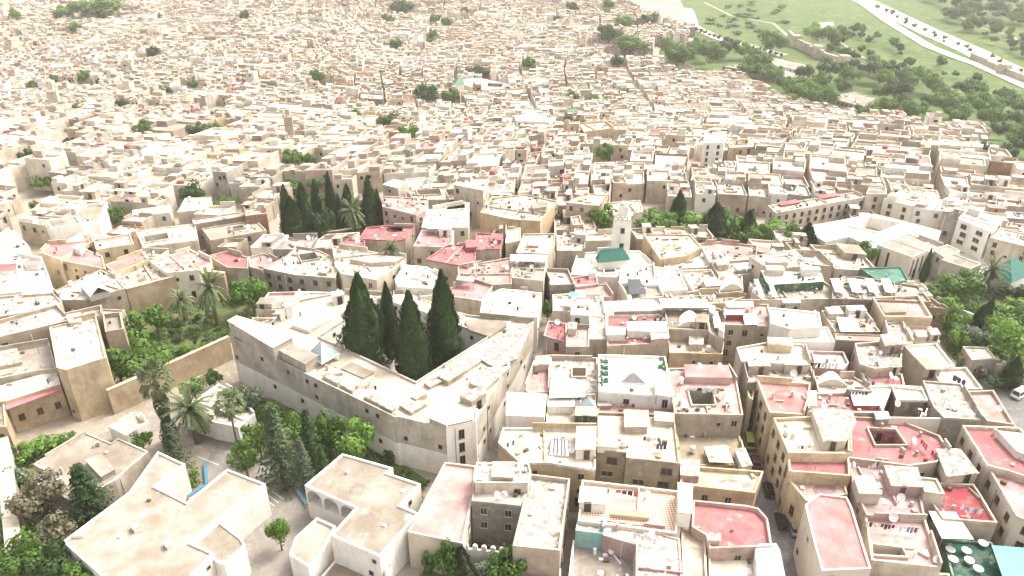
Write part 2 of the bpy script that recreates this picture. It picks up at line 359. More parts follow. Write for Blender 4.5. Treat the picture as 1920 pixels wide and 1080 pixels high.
def house(label, poly, h, wall='cream', roof='beige', par=.8, court=None, cdepth=7.0, cfloor='beige', cwall=None, huts=(), name='house', cat='house', win=.45, wk='m', wf=None, clutter=1.0,
          rows=None, group=None, inner=None, dishes=None, pcol=None, floors=3.1, arc=None, lots=0, base=None, band=None, carc=None):
    pp = pts(poly) if isinstance(poly, str) else poly
    hf = hfac(sum(p[1] for p in pp)/len(pp)); h *= hf; par *= hf; cdepth *= hf; floors *= hf
    if base is None: zt, zg = solve_level(pp, h)
    else: zg = base; zt = base+h
    w0 = [tuple(P(x, y, zt)[:2]) for x, y in pp]; w = ccw(w0)
    if arc and w is not w0: arc = {(len(w)-2-i) % len(w): v for i, v in arc.items()}
    hs = []
    for q in huts:
        zz = zt-par+q[1]*hf; hp = ccw([tuple(P(x, y, zz)[:2]) for x, y in pts(q[0])])
        hs.append((hp, zz, q[2], q[3], q[4] if len(q) > 4 else True))
    ym = sum(p[1] for p in pp)/len(pp)
    ct = None
    if court: ct = ccw([tuple(P(x, y, zt-par)[:2]) for x, y in pts(court)])
    if not ct and len(w) == 4 and clutter >= .5 and abs(area(w)) > 110 and not hs and 330 < ym < 900 and (int(pp[0][0])+int(pp[0][1])) % 5 < 2:
        q = random.Random(int(pp[0][0])); s0, t0 = q.uniform(.42, .55), q.uniform(.4, .55); s1, t1 = s0+q.uniform(.2, .3), t0+q.uniform(.2, .3)
        bl = lambda s, t: tuple(Vector(w[0]).lerp(Vector(w[1]), s).lerp(Vector(w[3]).lerp(Vector(w[2]), s), t))
        ct = [bl(s0, t0), bl(s1, t0), bl(s1, t1), bl(s0, t1)]; cdepth = min(cdepth, 4.5)
    if not hs and clutter >= .5 and 330 < ym < 900 and len(w) >= 4:          # a room or lean-to on the terrace
        q = random.Random(int(pp[0][0]*3+pp[0][1])); ww = w[:4] if len(w) == 4 else None
        if ww:
            for k in range(q.choice((0, 1, 1, 2))):
                i = q.randrange(4); ww = ww[i:]+ww[:i]; sw, sh = q.uniform(.25, .42), q.uniform(.22, .4)
                bl = lambda s, t: tuple(Vector(ww[0]).lerp(Vector(ww[1]), s).lerp(Vector(ww[3]).lerp(Vector(ww[2]), s), t))
                hp = [bl(.06, .06), bl(.06+sw, .06), bl(.06+sw, .06+sh), bl(.06, .06+sh)]
                if ct and any(inside(p, hp) for p in ct) or (ct and any(inside(p, ct) for p in hp)): continue
                if any(inside(p, h0[0]) for h0 in hs for p in hp): continue
                hs.append((hp, zt-par+q.uniform(1.7, 2.5)*hf, q.choice((wall, 'white', 'cream')), q.choice(('white', 'pale', 'rub', roof)), True))
    return make_house(label, w, zg, zt, wall, roof, par, ct, cdepth, cfloor, cwall, hs, name, cat, win, wk, wf, clutter, rows, group, dishes, pcol, floors, arc, lots, band=band, carc=carc)
def arch_hole(x0, x1, z0, zs, n=8):             # outline of an arched opening
    r = (x1-x0)/2; c = (x0+x1)/2
    return [(x0, z0), (x1, z0)]+[(c+r*math.cos(math.pi*k/n), zs+r*math.sin(math.pi*k/n)) for k in range(n+1)]
def arcade(root, a, c, z0, z1, n, zo, zs, gap, depth, color, matn='white', name='arcade'):
    """a wall of real arched openings along a-c with a gallery behind it"""
    a, c = Vector(a), Vector(c); d = c-a; L = d.length; d.normalize(); nin = Vector((-d.y, d.x))
    holes = []; wd = L/n
    for k in range(n):
        hx = arch_hole(k*wd+gap/2, (k+1)*wd-gap/2, zo-z0, min(zs, z1-(wd-gap)/2-.3)-z0); holes.append(hx)
    def W3(x, z, o): q = a+d*x+nin*o; return (q.x, q.y, z0+z)
    b = MB()
    loops = [[Vector((0, 0, 0)), Vector((L, 0, 0)), Vector((L, z1-z0, 0)), Vector((0, z1-z0, 0))]]+[[Vector((x, z, 0)) for x, z in h] for h in holes]
    al = [p for l in loops for p in l]
    for t in tessellate_polygon(loops):
        b.add([W3(al[i].x, al[i].y, 0) for i in t], [(0, 1, 2)], 0)
    for h in holes:
        for i in range(len(h)):
            p, q = h[i], h[(i+1) % len(h)]
            b.quad(W3(*p, 0), W3(*q, 0), W3(*q, .4), W3(*p, .4), 0)
    b.quad(W3(0, zo-z0-.02, .4), W3(L, zo-z0-.02, .4), W3(L, zo-z0-.02, depth), W3(0, zo-z0-.02, depth), 0)
    b.quad(W3(0, 0, depth), W3(L, 0, depth), W3(L, z1-z0, depth), W3(0, z1-z0, depth), 0)
    b.quad(W3(0, 0, 0), W3(0, 0, depth), W3(0, z1-z0, depth), W3(0, z1-z0, 0), 0)
    b.quad(W3(L, 0, 0), W3(L, 0, depth), W3(L, z1-z0, depth), W3(L, z1-z0, 0), 0)
    return b.build(name, [matn], root, color)
def make_house(label, w, zg, zt, wall, roof, par, ct, cdepth, cfloor, cwall, hs, name, cat, win, wk, wf, clutter, rows, group, dishes, pcol, floors, arc=None, lots=0, r=None, simple=False, band=None, carc=None):
    r = r or random.Random(len(HOUSES)*13+5)
    cx = sum(p[0] for p in w)/len(w); cy = sum(p[1] for p in w)/len(w)
    root = thing(name, label, cat, (cx, cy, zg), group)
    zr = zt-par; n = len(w)
    zb = zg+band[0] if band else zg-1; b = MB(); lw = MB()
    for i in range(n):
        if arc and i in arc: continue
        p, q = w[i], w[(i+1) % n]
        b.quad((*p, zb), (*q, zb), (*q, zr), (*p, zr))
        if band: lw.quad((*p, zg-1), (*q, zg-1), (*q, zb), (*p, zb))
    b.build('wall', [wall_mat(wall)], root, RGB[wall])
    if band: lw.build('lower_wall', [wall_mat(band[1])], root, RGB[band[1]])
    for i in (arc or {}):
        k_, zo_, zs_, gap_, dep_ = arc[i]
        arcade(root, w[i], w[(i+1) % n], zg-1, zr, k_, zg+zo_, zg+zs_, gap_, dep_, RGB[wall], wall_mat(wall))
    holes = [ct] if ct else []
    b = MB(); b.sheet(w, zr, 0, None, holes); b.build('roof', [roof_mat(roof)], root, RGB[roof])
    ins = inset(w, .32)
    if par > .15:
        b = MB(); ring(b, w, ins, zr, zt); b.build('parapet', [wall_mat(wall)], root, shade(RGB[pcol or wall], 1.08))
    if ct:
        b = MB(); k = len(ct)
        for i in range(k):
            p, q = ct[i], ct[(i+1) % k]
            dn = Vector((-(q[1]-p[1]), q[0]-p[0]))
            if carc and dn.dot(Vector((-p[0], -p[1]))) > 0:
                arcade(root, q, p, zr-cdepth, zr, carc[0], zr-cdepth+carc[1], zr-cdepth+carc[2], carc[3], carc[4], RGB[cwall or wall], wall_mat(cwall or wall), 'court_arcade'); continue
            b.quad((*q, zr-cdepth), (*p, zr-cdepth), (*p, zr), (*q, zr))
        b.build('courtyard_wall', [wall_mat(cwall or wall)], root, RGB[cwall or wall])
        b = MB(); b.sheet(ct, zr-cdepth, 0); b.build('courtyard_floor', [roof_mat(cfloor)], root, RGB[cfloor])
        if cdepth > 1.5:
            b = MB(); ring(b, inset(ct, -.28), ct, zr+.0, zr+.55); b.build('courtyard_rim', [wall_mat(wall)], root, shade(RGB[wall], 1.1))
    for hp, zz, hw, hr, dr in hs: put_hut(root, hp, zr, zz, hw, hr, dr, r=r)
    if not simple and clutter > 0 and roof not in ('tilec', 'dgreen'):      # repairs: patches of fresher or older screed
        for j in range(r.choice((0, 1, 1, 2, 3))):
            a0 = r.choice(range(n)); u, v = r.uniform(.15, .7), r.uniform(.15, .7); sx, sy = r.uniform(1.2, 4.5), r.uniform(1.0, 3.5)
            d0 = (Vector(w[1])-Vector(w[0])).normalized(); d1 = Vector((-d0.y, d0.x)); o0 = Vector((min(p[0] for p in w)+u*(max(p[0] for p in w)-min(p[0] for p in w)), min(p[1] for p in w)+v*(max(p[1] for p in w)-min(p[1] for p in w))))
            q = [tuple(o0+d0*sx*math.cos(2*math.pi*k/9)*r.uniform(.8, 1.1)+d1*sy*math.sin(2*math.pi*k/9)*r.uniform(.8, 1.1)) for k in range(9)] if r.random() < .5 else [tuple(o0+d0*x*sx+d1*y*sy) for x, y in ((-1, -1), (1, -1), (1, 1), (-1, 1))]
            ii = inset(w, .34)
            if all(inside(p, ii) for p in q) and not (ct and any(inside(p, inset(ct, -.4)) for p in q)) and not any(inside(p, h[0]) for h in hs for p in q):
                b = MB(); b.sheet(ccw(q), zr+.004+.003*j); b.build('roof_patch', [roof_mat(roof)], root, shade(RGB[roof], r.choice((.55, .7, .8, 1.2, 1.35) if roof not in ('rose', 'pink', 'red') else (.82, .9, 1.12))))
    # loose things on the roof: low walls, rubble, pipes, boxes
    ar = abs(area(w)); blocked = [h[0] for h in hs]+([ct] if ct else [])
    def spot(m=.8):
        ii = inset(w, m)
        xs = [p[0] for p in w]; ys = [p[1] for p in w]
        for k in range(30):
            p = (r.uniform(min(xs), max(xs)), r.uniform(min(ys), max(ys)))
            if inside(p, w) and inside(p, ii) and not any(inside(p, inset(q, -.5)) for q in blocked): return p
        return None
    if clutter >= .3 and not simple:
        for i in range(n):
            p, q = Vector(w[i]), Vector(w[(i+1) % n]); d = q-p; L = d.length
            if L < 3: continue
            d.normalize(); nn = Vector((d.y, -d.x)); face = nn.dot(Vector((-p.x, -p.y)).normalized())
            if face < .25 and r.random() < .38:   # a stretch of parapet built up into a screen wall
                u0 = r.choice((0, 0, r.uniform(.1, .5)))*L; u1 = min(L, u0+r.uniform(.35, 1.0)*L); hh = r.uniform(.4, 1.3)
                b = MB(); b.prism(ccw([tuple(p+d*u0-nn*.02), tuple(p+d*u1-nn*.02), tuple(p+d*u1-nn*.30), tuple(p+d*u0-nn*.30)]), zt+.002, zt+hh, 0); b.build('screen_wall', [wall_mat(wall)], root, shade(RGB[wall], r.uniform(.8, 1.15)))
            if face > .2 and r.random() < .35 and zr-zg > 4:
                e = p+d*r.uniform(.1, .9)*L+nn*.09; b = MB(); b.tube((e.x, e.y, zg+.3), (e.x, e.y, zr-.2), .07, .07, 5); b.build('drainpipe', ['metal' if r.random() < .5 else 'tin'], root)
    if clutter > 0 and not simple:
        b = MB(); k = int(min(46, ar*.13*clutter)*r.uniform(.5, 1.3))
        for i in range(k):
            p = spot()
            if not p: continue
            t = r.random(); z = (p[0], p[1], zr)
            ang = math.atan2(w[1][1]-w[0][1], w[1][0]-w[0][0])+r.choice((0, 0, math.pi/2, r.uniform(0, 3)))
            if t < .3: b.box(z, r.uniform(.3, .9), r.uniform(.3, .8), r.uniform(.15, .6), ang, 0)
            elif t < .45: b.box(z, r.uniform(1.2, 2.6), .2, r.uniform(.3, .8), ang, 0)
            elif t < .6: b.tube(z, (p[0], p[1], zr+r.uniform(.8, 1.8)), .06, .06, 5, 1)
            elif t < .72: b.box(z, .45, .45, r.uniform(.8, 1.4), ang, 0)
            elif t < .84: b.box(z, r.uniform(.6, 1.6), r.uniform(.5, 1.2), .08, ang, 2)
            elif t < .88:                         # a few clothes on a line
                c_, s_ = math.cos(ang), math.sin(ang); m_ = r.randrange(3, 8)
                for g_ in range(m_):
                    x_ = (g_-m_/2)*.62; hh_ = r.uniform(.5, 1.2); q0 = (p[0]+c_*x_, p[1]+s_*x_); q1 = (p[0]+c_*(x_+.5), p[1]+s_*(x_+.5))
                    b.quad((*q0, zr+1.7-hh_), (*q1, zr+1.7-hh_), (*q1, zr+1.7), (*q0, zr+1.7), 4+r.choice((1, 1, 1, 1, 1, 3, 5, 2)))
            else: b.box(z, r.uniform(.4, 1.0), r.uniform(.3, .7), r.uniform(.3, .8), ang, 3)
        if b.v: o = b.build('roof_clutter', [wall_mat(wall), 'metal', 'tin', 'trunk']+CLOTH, root, shade(RGB[wall], 1.05)); o['kind'] = 'stuff'
        for part_ in range(2 if ar > 220 else 1):
          if ar > 110 and r.random() < .6*min(1, clutter):        # a low wall that parts the terrace
              i = max(range(n), key=lambda i: (Vector(w[(i+1) % n])-Vector(w[i])).length); u = r.uniform(.3, .7)
              p = Vector(w[i]).lerp(Vector(w[(i+1) % n]), u); dd = (Vector(w[(i+1) % n])-Vector(w[i])).normalized(); nn = Vector((-dd.y, dd.x))
              ln = 0
              while ln < 30 and inside(tuple(p+nn*(ln+.5)), w) and not any(inside(tuple(p+nn*(ln+.5)), q) for q in blocked): ln += .5
              if ln > 3:
                  b = MB(); q = p+nn*ln; b.prism(ccw([tuple(p+dd*.12), tuple(q+dd*.12), tuple(q-dd*.12), tuple(p-dd*.12)]), zr, zr+max(.5, par*.8), 0)
                  b.build('partition_wall', [wall_mat(wall)], root, RGB[wall])
        nd = dishes if dishes is not None else int(r.triangular(0, 6, 1.2)*min(1.2, ar/110)*min(1, clutter))
        for i in range(nd):
            p = spot(.5)
            if p:
                o = link('satellite_dish', DISH, root, None, (p[0]-cx, p[1]-cy, zr-zg)); k = r.uniform(.9, 1.5); o.scale = (k, k, k); o.rotation_euler = (0, 0, r.uniform(-.5, .9))
        if r.random() < .3*clutter and ar > 60:
            p = spot()
            if p: link('water_tank', TANK, root, None, (p[0]-cx, p[1]-cy, zr-zg))
        if r.random() < .2*clutter and ar > 60:
            p = spot()
            if p: link('air_conditioner', AIRC, root, None, (p[0]-cx, p[1]-cy, zr-zg)).rotation_euler = (0, 0, r.uniform(0, 6))
    HOUSES.append(dict(root=root, w=w, zg=zg, zt=zt, zr=zr, ct=ct, cdepth=cdepth, hs=hs, win=win, wk=wk, wf=wf, rows=rows, floors=floors, arc=arc, r=r))
    FOOT.append(w)
    return root
def occluders():
    vs, fs = [], []
    def pr(poly, z0, z1, cap=True, hole=None):
        n = len(poly); o = len(vs)
        vs.extend([(p[0], p[1], z0) for p in poly]+[(p[0], p[1], z1) for p in poly])
        fs.extend([(o+i, o+(i+1) % n, o+(i+1) % n+n, o+i+n) for i in range(n)])
        if cap:
            b = MB(); b.sheet(poly, z1, 0, None, [hole] if hole else []); o2 = len(vs); vs.extend(b.v); fs.extend([tuple(i+o2 for i in f) for f in b.f])
    for h in HOUSES:
        pr(h['w'], h['zg']-1, h['zt'], False); b = MB(); b.sheet(h['w'], h['zr'], 0, None, [h['ct']] if h['ct'] else []); o = len(vs); vs.extend(b.v); fs.extend([tuple(i+o for i in f) for f in b.f])
        for q in h['hs']: pr(q[0], h['zr'], q[1])
        if h['ct']: pr(h['ct'], h['zr']-h['cdepth'], h['zr'], False)
    for p in EXTRA_OCC: pr(*p)
    return BVHTree.FromPolygons(vs, fs)
EXTRA_OCC = []
EYES = [CAMP, CAMP+Vector((-14, 0, 0)), CAMP+Vector((14, 0, 0)), CAMP+Vector((0, 6, 8))]
def seen(bvh, p):
    for e in EYES:
        d = p-e; L = d.length; d.normalize()
        hit = bvh.ray_cast(e, d, L-.12)
        if hit[0] is None: return True
    return False
def place_windows():
    bvh = occluders(); cnt = 0
    for h in HOUSES:
        if h['win'] <= 0: continue
        r = h['r']; root = h['root']; org = Vector(root.location)
        walls = [(h['w'][i], h['w'][(i+1) % len(h['w'])], h['zr'], h['zg'], h['win'], False) for i in range(len(h['w'])) if not (h['arc'] and i in h['arc'])]
        if h['ct']: walls += [(h['ct'][(i+1) % len(h['ct'])], h['ct'][i], h['zr']-.2, h['zr']-h['cdepth'], .7, True) for i in range(len(h['ct']))]
        for a, c, zr, zg, pw, incourt in walls:
            a, c = Vector(a), Vector(c); d = c-a; L = d.length
            if L < 2.2: continue
            d.normalize(); nn = Vector((d.y, -d.x))
            if nn.dot(Vector((-a.x, -a.y)).normalized()) < .06 and abs(nn.dot(Vector((-a.x, -a.y)).normalized())) < .06: continue
            if nn.dot(Vector((-a.x, -a.y))) < 0: continue
            k = h['wk']; sp = {'m': 2.9, 's': 2.8, 't': 2.8, 'w': 3.6, 'slot': 2.0}[k]
            nc = max(1, int((L-1.0)/sp)); rowz = []
            hh = {'m': 1.35, 's': .85, 't': 1.9, 'w': 1.3, 'slot': 5.2}[k]; z = zr-.9-hh
            while z > zg+1.0: rowz.append(z); z -= max(h['floors'], hh+1.2)
            if h['rows']: rowz = rowz[:h['rows']]
            for z in rowz:
                jit = 0 if pw > .85 else r.uniform(-.4, .4)
                for i in range(nc):
                    if r.random() > pw: continue
                    u = (i+.5)*L/nc+(jit if pw > .85 else r.uniform(-.5, .5)); q = a+d*u
                    ok = all(seen(bvh, Vector((q.x+nn.x*.3, q.y+nn.y*.3, z+dz))) for dz in (.2, hh*.8))
                    if not ok: continue
                    kk = k
                    if pw < .85 and k == 'm': kk = r.choice('mmmsst')
                    v = h['wf'] if h['wf'] is not None else int(r.random() < .45)
                    me = WIN.get((kk, v)) or WIN[(kk, 0)]
                    o = link('window', me, root, None, Vector((q.x+nn.x*.01, q.y+nn.y*.01, z))-org); o.rotation_euler = (0, 0, math.atan2(d.y, d.x)); cnt += 1
    print('windows', cnt)
def awning(label, poly, z, color, name='awning', posts=True, slope=0, matn='tin', ground=None, cat='awning', th=.08):
    pq = pts(poly); z *= hfac(sum(q[1] for q in pq)/len(pq))
    p = [P(x, y, z) for x, y in pq]
    w = [(q.x, q.y) for q in p]; w = ccw(w)
    c = Vector((sum(q[0] for q in w)/len(w), sum(q[1] for q in w)/len(w), z-2.3 if ground is None else ground))
    root = thing(name, label, cat, c)
    b = MB(); b.prism(w, z-th, z, 0, None, None, None, True)
    b.build('canopy', [matn], root, RGB.get(color, (.7, .68, .62)))
    if posts:
        for q in inset(w, .2):
            b = MB(); b.box((q[0], q[1], c.z), .12, .12, z-th-c.z); b.build('post', ['metal'], root)
    EXTRA_OCC.append((w, z-th, z))
    return root
# ------------------------------------------------------------------ the setting: ground
def terrain():
    b = MB(); xs = list(range(-1500, 1501, 30)); ys = list(range(-60, 420, 60))+list(range(420, 2400, 20)); n = len(xs)
    for y in ys:
        for x in xs: b.v.append((x, y, T(x, y)))
    for j in range(len(ys)-1):
        for i in range(n-1): b.f.append([j*n+i, j*n+i+1, (j+1)*n+i+1, (j+1)*n+i]); b.m.append(0); b.c.append(None)
    o = b.build('ground', ['earth']); o['kind'] = 'structure'
    o.data.polygons.foreach_set('use_smooth', [True]*len(o.data.polygons))
terrain()
KEEP = []                                        # open ground that no house may stand on
def drape(name, poly, matn, lift, step=12.0, kind='structure', label=None, cat=None, keep=True):
    """a sheet laid on the terrain inside a picture outline"""
    w = ccw([tuple(PT(x, y)[:2]) for x, y in (pts(poly) if isinstance(poly, str) else poly)])
    b = MB()
    ys = [p[1] for p in w]
    if max(ys) < 400: b.sheet(w, lift)
    else:                                        # cut into strips so that it follows the slope
        y = min(ys)
        cuts = [y+step*k for k in range(int((max(ys)-y)/step)+2)]
        def clip(poly, yc, keep_above):
            out = []
            for i in range(len(poly)):
                p, q = poly[i], poly[(i+1) % len(poly)]
                ip = (p[1] >= yc) == keep_above or p[1] == yc; iq = (q[1] >= yc) == keep_above or q[1] == yc
                if ip: out.append(p)
                if ip != iq:
                    t = (yc-p[1])/(q[1]-p[1]); out.append((p[0]+(q[0]-p[0])*t, yc))
            return out
        for k in range(len(cuts)-1):
            s = clip(clip(w, cuts[k], True), cuts[k+1], False)
            if len(s) >= 3:
                vs = [(p[0], p[1], T(*p)+lift) for p in s]
                loops = [[Vector((p[0], p[1], 0)) for p in s]]
                fs = []
                for t in tessellate_polygon(loops):
                    a, c, d = (loops[0][i] for i in t)
                    if (c-a).cross(d-a).z < 0: t = (t[0], t[2], t[1])
                    fs.append(t)
                b.add(vs, fs)
    o = b.build(name, [matn]); tag(o, label, cat, None, kind)
    if keep: KEEP.append(w)
    return o
def strip(name, line, width, matn, lift, kind='structure', keep=True):
    q = [PT(x, y) for x, y in pts(line)]; L = []
    for i in range(len(q)-1):
        k = max(1, int((q[i+1]-q[i]).length/12))
        L += [q[i].lerp(q[i+1], j/k) for j in range(k)]
    L.append(q[-1]); b = MB(); vs = []; n = len(L)
    for i, p in enumerate(L):
        d = (L[min(i+1, n-1)]-L[max(i-1, 0)]); d.z = 0; d.normalize(); m = Vector((-d.y, d.x, 0))
        for s in (-1, 1):
            e = p+m*s*width/2; vs.append((e.x, e.y, T(e.x, e.y)+lift))
    b.add(vs, [(2*i, 2*i+2, 2*i+3, 2*i+1)[::-1] for i in range(n-1)])
    o = b.build(name, [matn]); o['kind'] = kind
    if keep: KEEP.append([(vs[2*i][0], vs[2*i][1]) for i in range(n)]+[(vs[2*i+1][0], vs[2*i+1][1]) for i in range(n-1, -1, -1)])
    return o, L
# school yard, streets, gardens
drape('school_yard', '352,945 395,850 440,838 500,850 560,905 600,960 640,1000 600,1120 430,1120 420,1050 500,970', 'paving', .020)
drape('lane', '395,850 440,838 470,800 440,760 395,790 350,760 250,790 150,830 160,845 250,820 330,800', 'paving', .024)
drape('street', '1392,690 1420,790 1470,900 1520,1000 1560,1130 1430,1130 1440,1000 1405,900 1385,800 1372,720', 'asphalt', .012)
drape('alley', '1015,600 1030,600 1010,700 960,800 925,900 880,930 880,880 920,820 985,700', 'paving', .016)
drape('parking_area', '1790,730 1870,690 1960,690 2000,860 1925,830 1900,790', 'asphalt', .012)
drape('palace_garden', '215,735 232,640 240,600 300,575 372,540 420,520 520,510 540,560 440,640', 'garden', .03)
drape('school_garden', '20,860 60,830 160,830 120,1010 260,1120 -20,1120', 'garden', .02)
drape('grove_ground', '430,850 470,740 560,760 700,830 800,900 770,960 720,900 600,960 560,905', 'garden', .018)
drape('cypress_garden', '500,460 535,430 540,360 720,380 720,425 680,440 640,470 590,450', 'garden', .03)
drape('mosque_garden', '1095,440 1100,410 1200,405 1320,415 1420,430 1540,470 1650,470 1720,510 1690,530 1560,500 1520,480 1420,470 1320,460 1205,470', 'garden', .03)
drape('hillside_garden', '1730,540 1760,525 1850,530 1960,560 1990,690 1860,700 1800,690 1760,640', 'garden', .03)
drape('front_garden', '870,1010 960,1040 980,1130 760,1130 800,1060', 'garden', .02)
drape('plaza', '1750,500 1800,475 1860,480 1920,520 1880,545 1800,545', 'road', .03)
for kp in ('1600,505 1650,488 1715,530 1745,512 1832,548 1800,562 1690,545 1600,525', '1500,475 1560,470 1650,490 1640,515 1560,500'): KEEP.append([tuple(PT(x, y)[:2]) for x, y in pts(kp)])
# meadows, roads beyond the town
drape('hillside_meadow', '1262,-30 1960,-60 1990,345 1900,335 1850,305 1845,262 1720,250 1640,222 1550,218 1478,204 1440,180 1370,150 1262,135 1232,112 1240,90 1300,82 1302,60', 'grass', .35)
strip('highway', '1560,-25 1640,12 1735,58 1830,100 1990,175', 25, 'road', .75, keep=False)
strip('highway_slip', '1600,-5 1665,42 1740,88 1830,122 1980,190', 10, 'road', .95, keep=False)
strip('ring_road', '1180,12 1290,18 1300,50 1345,72 1420,92 1470,105', 11, 'road', .6)
strip('meadow_path', '1320,5 1370,30 1450,45 1490,80', 3, 'earth', .55, keep=False)
strip('meadow_path', '1560,70 1620,110 1720,140 1800,175', 3, 'earth', .55, keep=False)
strip('meadow_path', '1780,20 1830,50 1900,70 1940,110', 3, 'earth', .55, keep=False)
drape('bus_station_forecourt', '1160,8 1200,-8 1290,-14 1300,40 1285,60 1230,38 1190,22', 'paving', .30)

# ------------------------------------------------------------------ houses, from the near edge to the far bank
Hs = house
# the two school buildings at the lower left
Hs('big flat beige roof of the white school, two small white vents on it', '117,1015 242,922 296,846 347,870 290,911 350,941 426,879 498,907 408,972 357,1017 400,1036 330,1110 230,1115', 7.5, 'white', 'beige', .35, name='school_building', cat='school', clutter=.1, win=.25, wk='s', dishes=0,
   huts=[('246,983 258,978 262,986 250,992', .9, 'white', 'white', 0), ('308,1015 320,1009 324,1017 312,1024', .9, 'white', 'white', 0)])
Hs('low porch with rounded white rim at the school corner', '410,976 452,1008 459,1019 455,1028 420,1056 411,1056 355,1018', 6.4, 'white', 'beige', .3, name='school_porch', cat='porch', clutter=0, win=0)
Hs('sagging old beige roof behind the school, dirty skylight hump on top', '62,870 161,810 208,830 222,821 278,846 215,900 140,942 60,903 84,882', 6.0, 'sand', 'beige', .25, clutter=.3, win=.2, dishes=0, huts=[('160,862 188,850 215,880 190,893', 1.1, 'grey', 'grey', 0)])
Hs('white school wing with three-arched gallery and big beige roof', '571,910 642,850 737,877 726,886 789,907 750,947 785,962 712,1043 620,1003 667,951', 7.5, 'white', 'beige', .35, name='school_wing', cat='school', clutter=.1, win=.3, wk='s', dishes=0, arc={9: (3, 3.6, 5.6, .45, 2.2)})
Hs('small lower white annex with curved parapet in front of the arched gallery', '594,970 630,986 620,1003 608,1030 578,1062 542,1040 553,1008 572,990', 4.9, 'white', 'beige', .5, cat='annex', name='school_annex', clutter=0, win=0)
Hs('brown paved low terrace at the bottom edge below the school wing', '628,1050 700,1075 690,1130 560,1130', 1.6, 'white', 'brown', .3, cat='terrace', name='low_terrace', clutter=.2, win=0, dishes=0)
# bottom centre
Hs('long pink-roofed building with cream parapet beside the alley', '834,866 893,873 887,930 868,1019 764,997', 8.0, 'cream', 'lpink', .45, clutter=.15, win=.3, dishes=0)
Hs('grey apartment block with two rows of windows over a sunken court', '889,905 996,882 990,915 976,948 884,939', 9.6, 'grey', 'cream', .4, win=.95, wk='m', wf=1, clutter=1.5, dishes=5)
Hs('white and pink topped upper storey behind the grey apartment block', '893,866 992,868 996,884 990,905 890,905', 11.8, 'cream', 'white', .5, clutter=1.2, dishes=3, huts=[('925,866 965,866 962,895 922,893', 1.2, 'sand', 'lpink')])
Hs('large bare tan roof with high parapet left of the dark alley', '994,888 1069,897 1050,1032 961,1023', 9.5, 'sand', 'rub', .9, clutter=.2, win=.2, dishes=1)
Hs('low cream gate lodge below the large bare tan roof', '975,1062 1052,1066 1050,1130 960,1130', 4.0, 'cream', 'lpink', .3, clutter=.2, win=0, cat='lodge', name='gate_lodge')
Hs('ochre house with white-rimmed terrace and gabled skylight', '943,801 1117,803 1117,880 1062,873 1027,867 975,867 934,829', 10.5, 'ochre', 'cream', .5, pcol='white', clutter=.7, win=.5, huts=[('1082,800 1117,800 1116,842 1080,842', 2.4, 'white', 'white')])
Hs('brown-fronted house with stepped cream terrace and boxed light well', '1119,772 1264,776 1275,869 1174,858 1174,849 1119,843', 10.5, 'olive', 'cream', .55, win=.55, wk='w', clutter=.4, huts=[('1171,768 1215,770 1214,800 1172,800', 1.6, 'sand', 'cream'), ('1228,772 1263,775 1262,790 1228,788', 1.3, 'cream', 'pale', 0), ('1120,821 1157,823 1157,838 1120,836', 1.5, 'white', 'cream', 0)])
Hs('cream roof with a red awning under the white green-trimmed terrace', '1122,733 1262,745 1264,777 1120,773', 9.3, 'pinkw', 'lpink', .5, clutter=.7, win=.3, huts=[('1122,735 1147,737 1146,760 1121,760', 1.0, 'pinkw', 'rub', 0)])
Hs('white roof terrace with green planters and a glass pyramid', '1122,664 1248,668 1254,700 1262,744 1123,734', 12.0, 'white', 'white', .5, clutter=.15, win=.3, dishes=0)
Hs('red and cream terrace house around a square grey light well', '1252,690 1366,688 1382,714 1394,778 1264,775', 10.5, 'sand', 'lpink', .5, court='1290,733 1335,733 1340,762 1298,762', cdepth=6.5, cwall='grey', clutter=1.0, win=.2, huts=[('1284,684 1364,685 1372,708 1286,706', 1.7, 'pinkw', 'pink')])
Hs('low olive yard roof with a yellow awning beside the parked cars', '1266,808 1386,812 1402,872 1275,873', 5.5, 'ochre', 'olive', .4, clutter=.5, win=.2, huts=[('1378,842 1396,840 1410,872 1392,874', 1.8, 'white', 'rub')])
Hs('cream roof with ochre front below the olive yard', '1275,873 1311,874 1432,883 1416,924 1276,908', 7.5, 'ochre', 'pale', .8, clutter=.15, win=.25, huts=[('1277,862 1310,863 1311,892 1277,890', 1.6, 'pinkw', 'rub')], dishes=1)
Hs('terrace paved in red and cream chequered tiles', '1091,899 1273,920 1269,1000 1084,976', 9.0, 'pale', 'tilec', .7, clutter=.15, win=.3, dishes=1, huts=[('1089,912 1137,916 1136,945 1086,941', 2.0, 'white', 'white'), ('1272,905 1298,908 1296,962 1273,960', 3.2, 'white', 'white', 0), ('1149,955 1217,962 1217,970 1149,963', .8, 'yellow', 'ochre', 0)])
Hs('broad bare red roof terrace with scalloped pink parapet', '1300,937 1400,947 1422,952 1440,972 1448,1024 1330,1028 1324,1003 1297,987', 8.5, 'pinkw', 'rose', .8, clutter=.1, win=.3, dishes=0, huts=[('1330,1000 1350,1001 1350,1013 1328,1012', 1.6, 'cream', 'rub')])
Hs('crumbling flat roof strewn with rubble at the bottom edge', '1135,973 1247,988 1247,1002 1275,1010 1282,1120 1190,1120 1192,1021 1130,1003', 8.5, 'pinkw', 'rub', .25, clutter=1.0, win=.6, dishes=3)
Hs('small rubble roof left of the crumbling one, turquoise wall below', '1083,971 1134,975 1132,1001 1079,994', 8.4, 'turq', 'rub', .2, clutter=.4, win=.5, dishes=0)
Hs('cluttered grey yard roof with pink wall at the bottom edge', '1074,1012 1192,1032 1192,1120 1062,1120', 5.2, 'white', 'grey', .5, clutter=2.2, win=0, dishes=1)
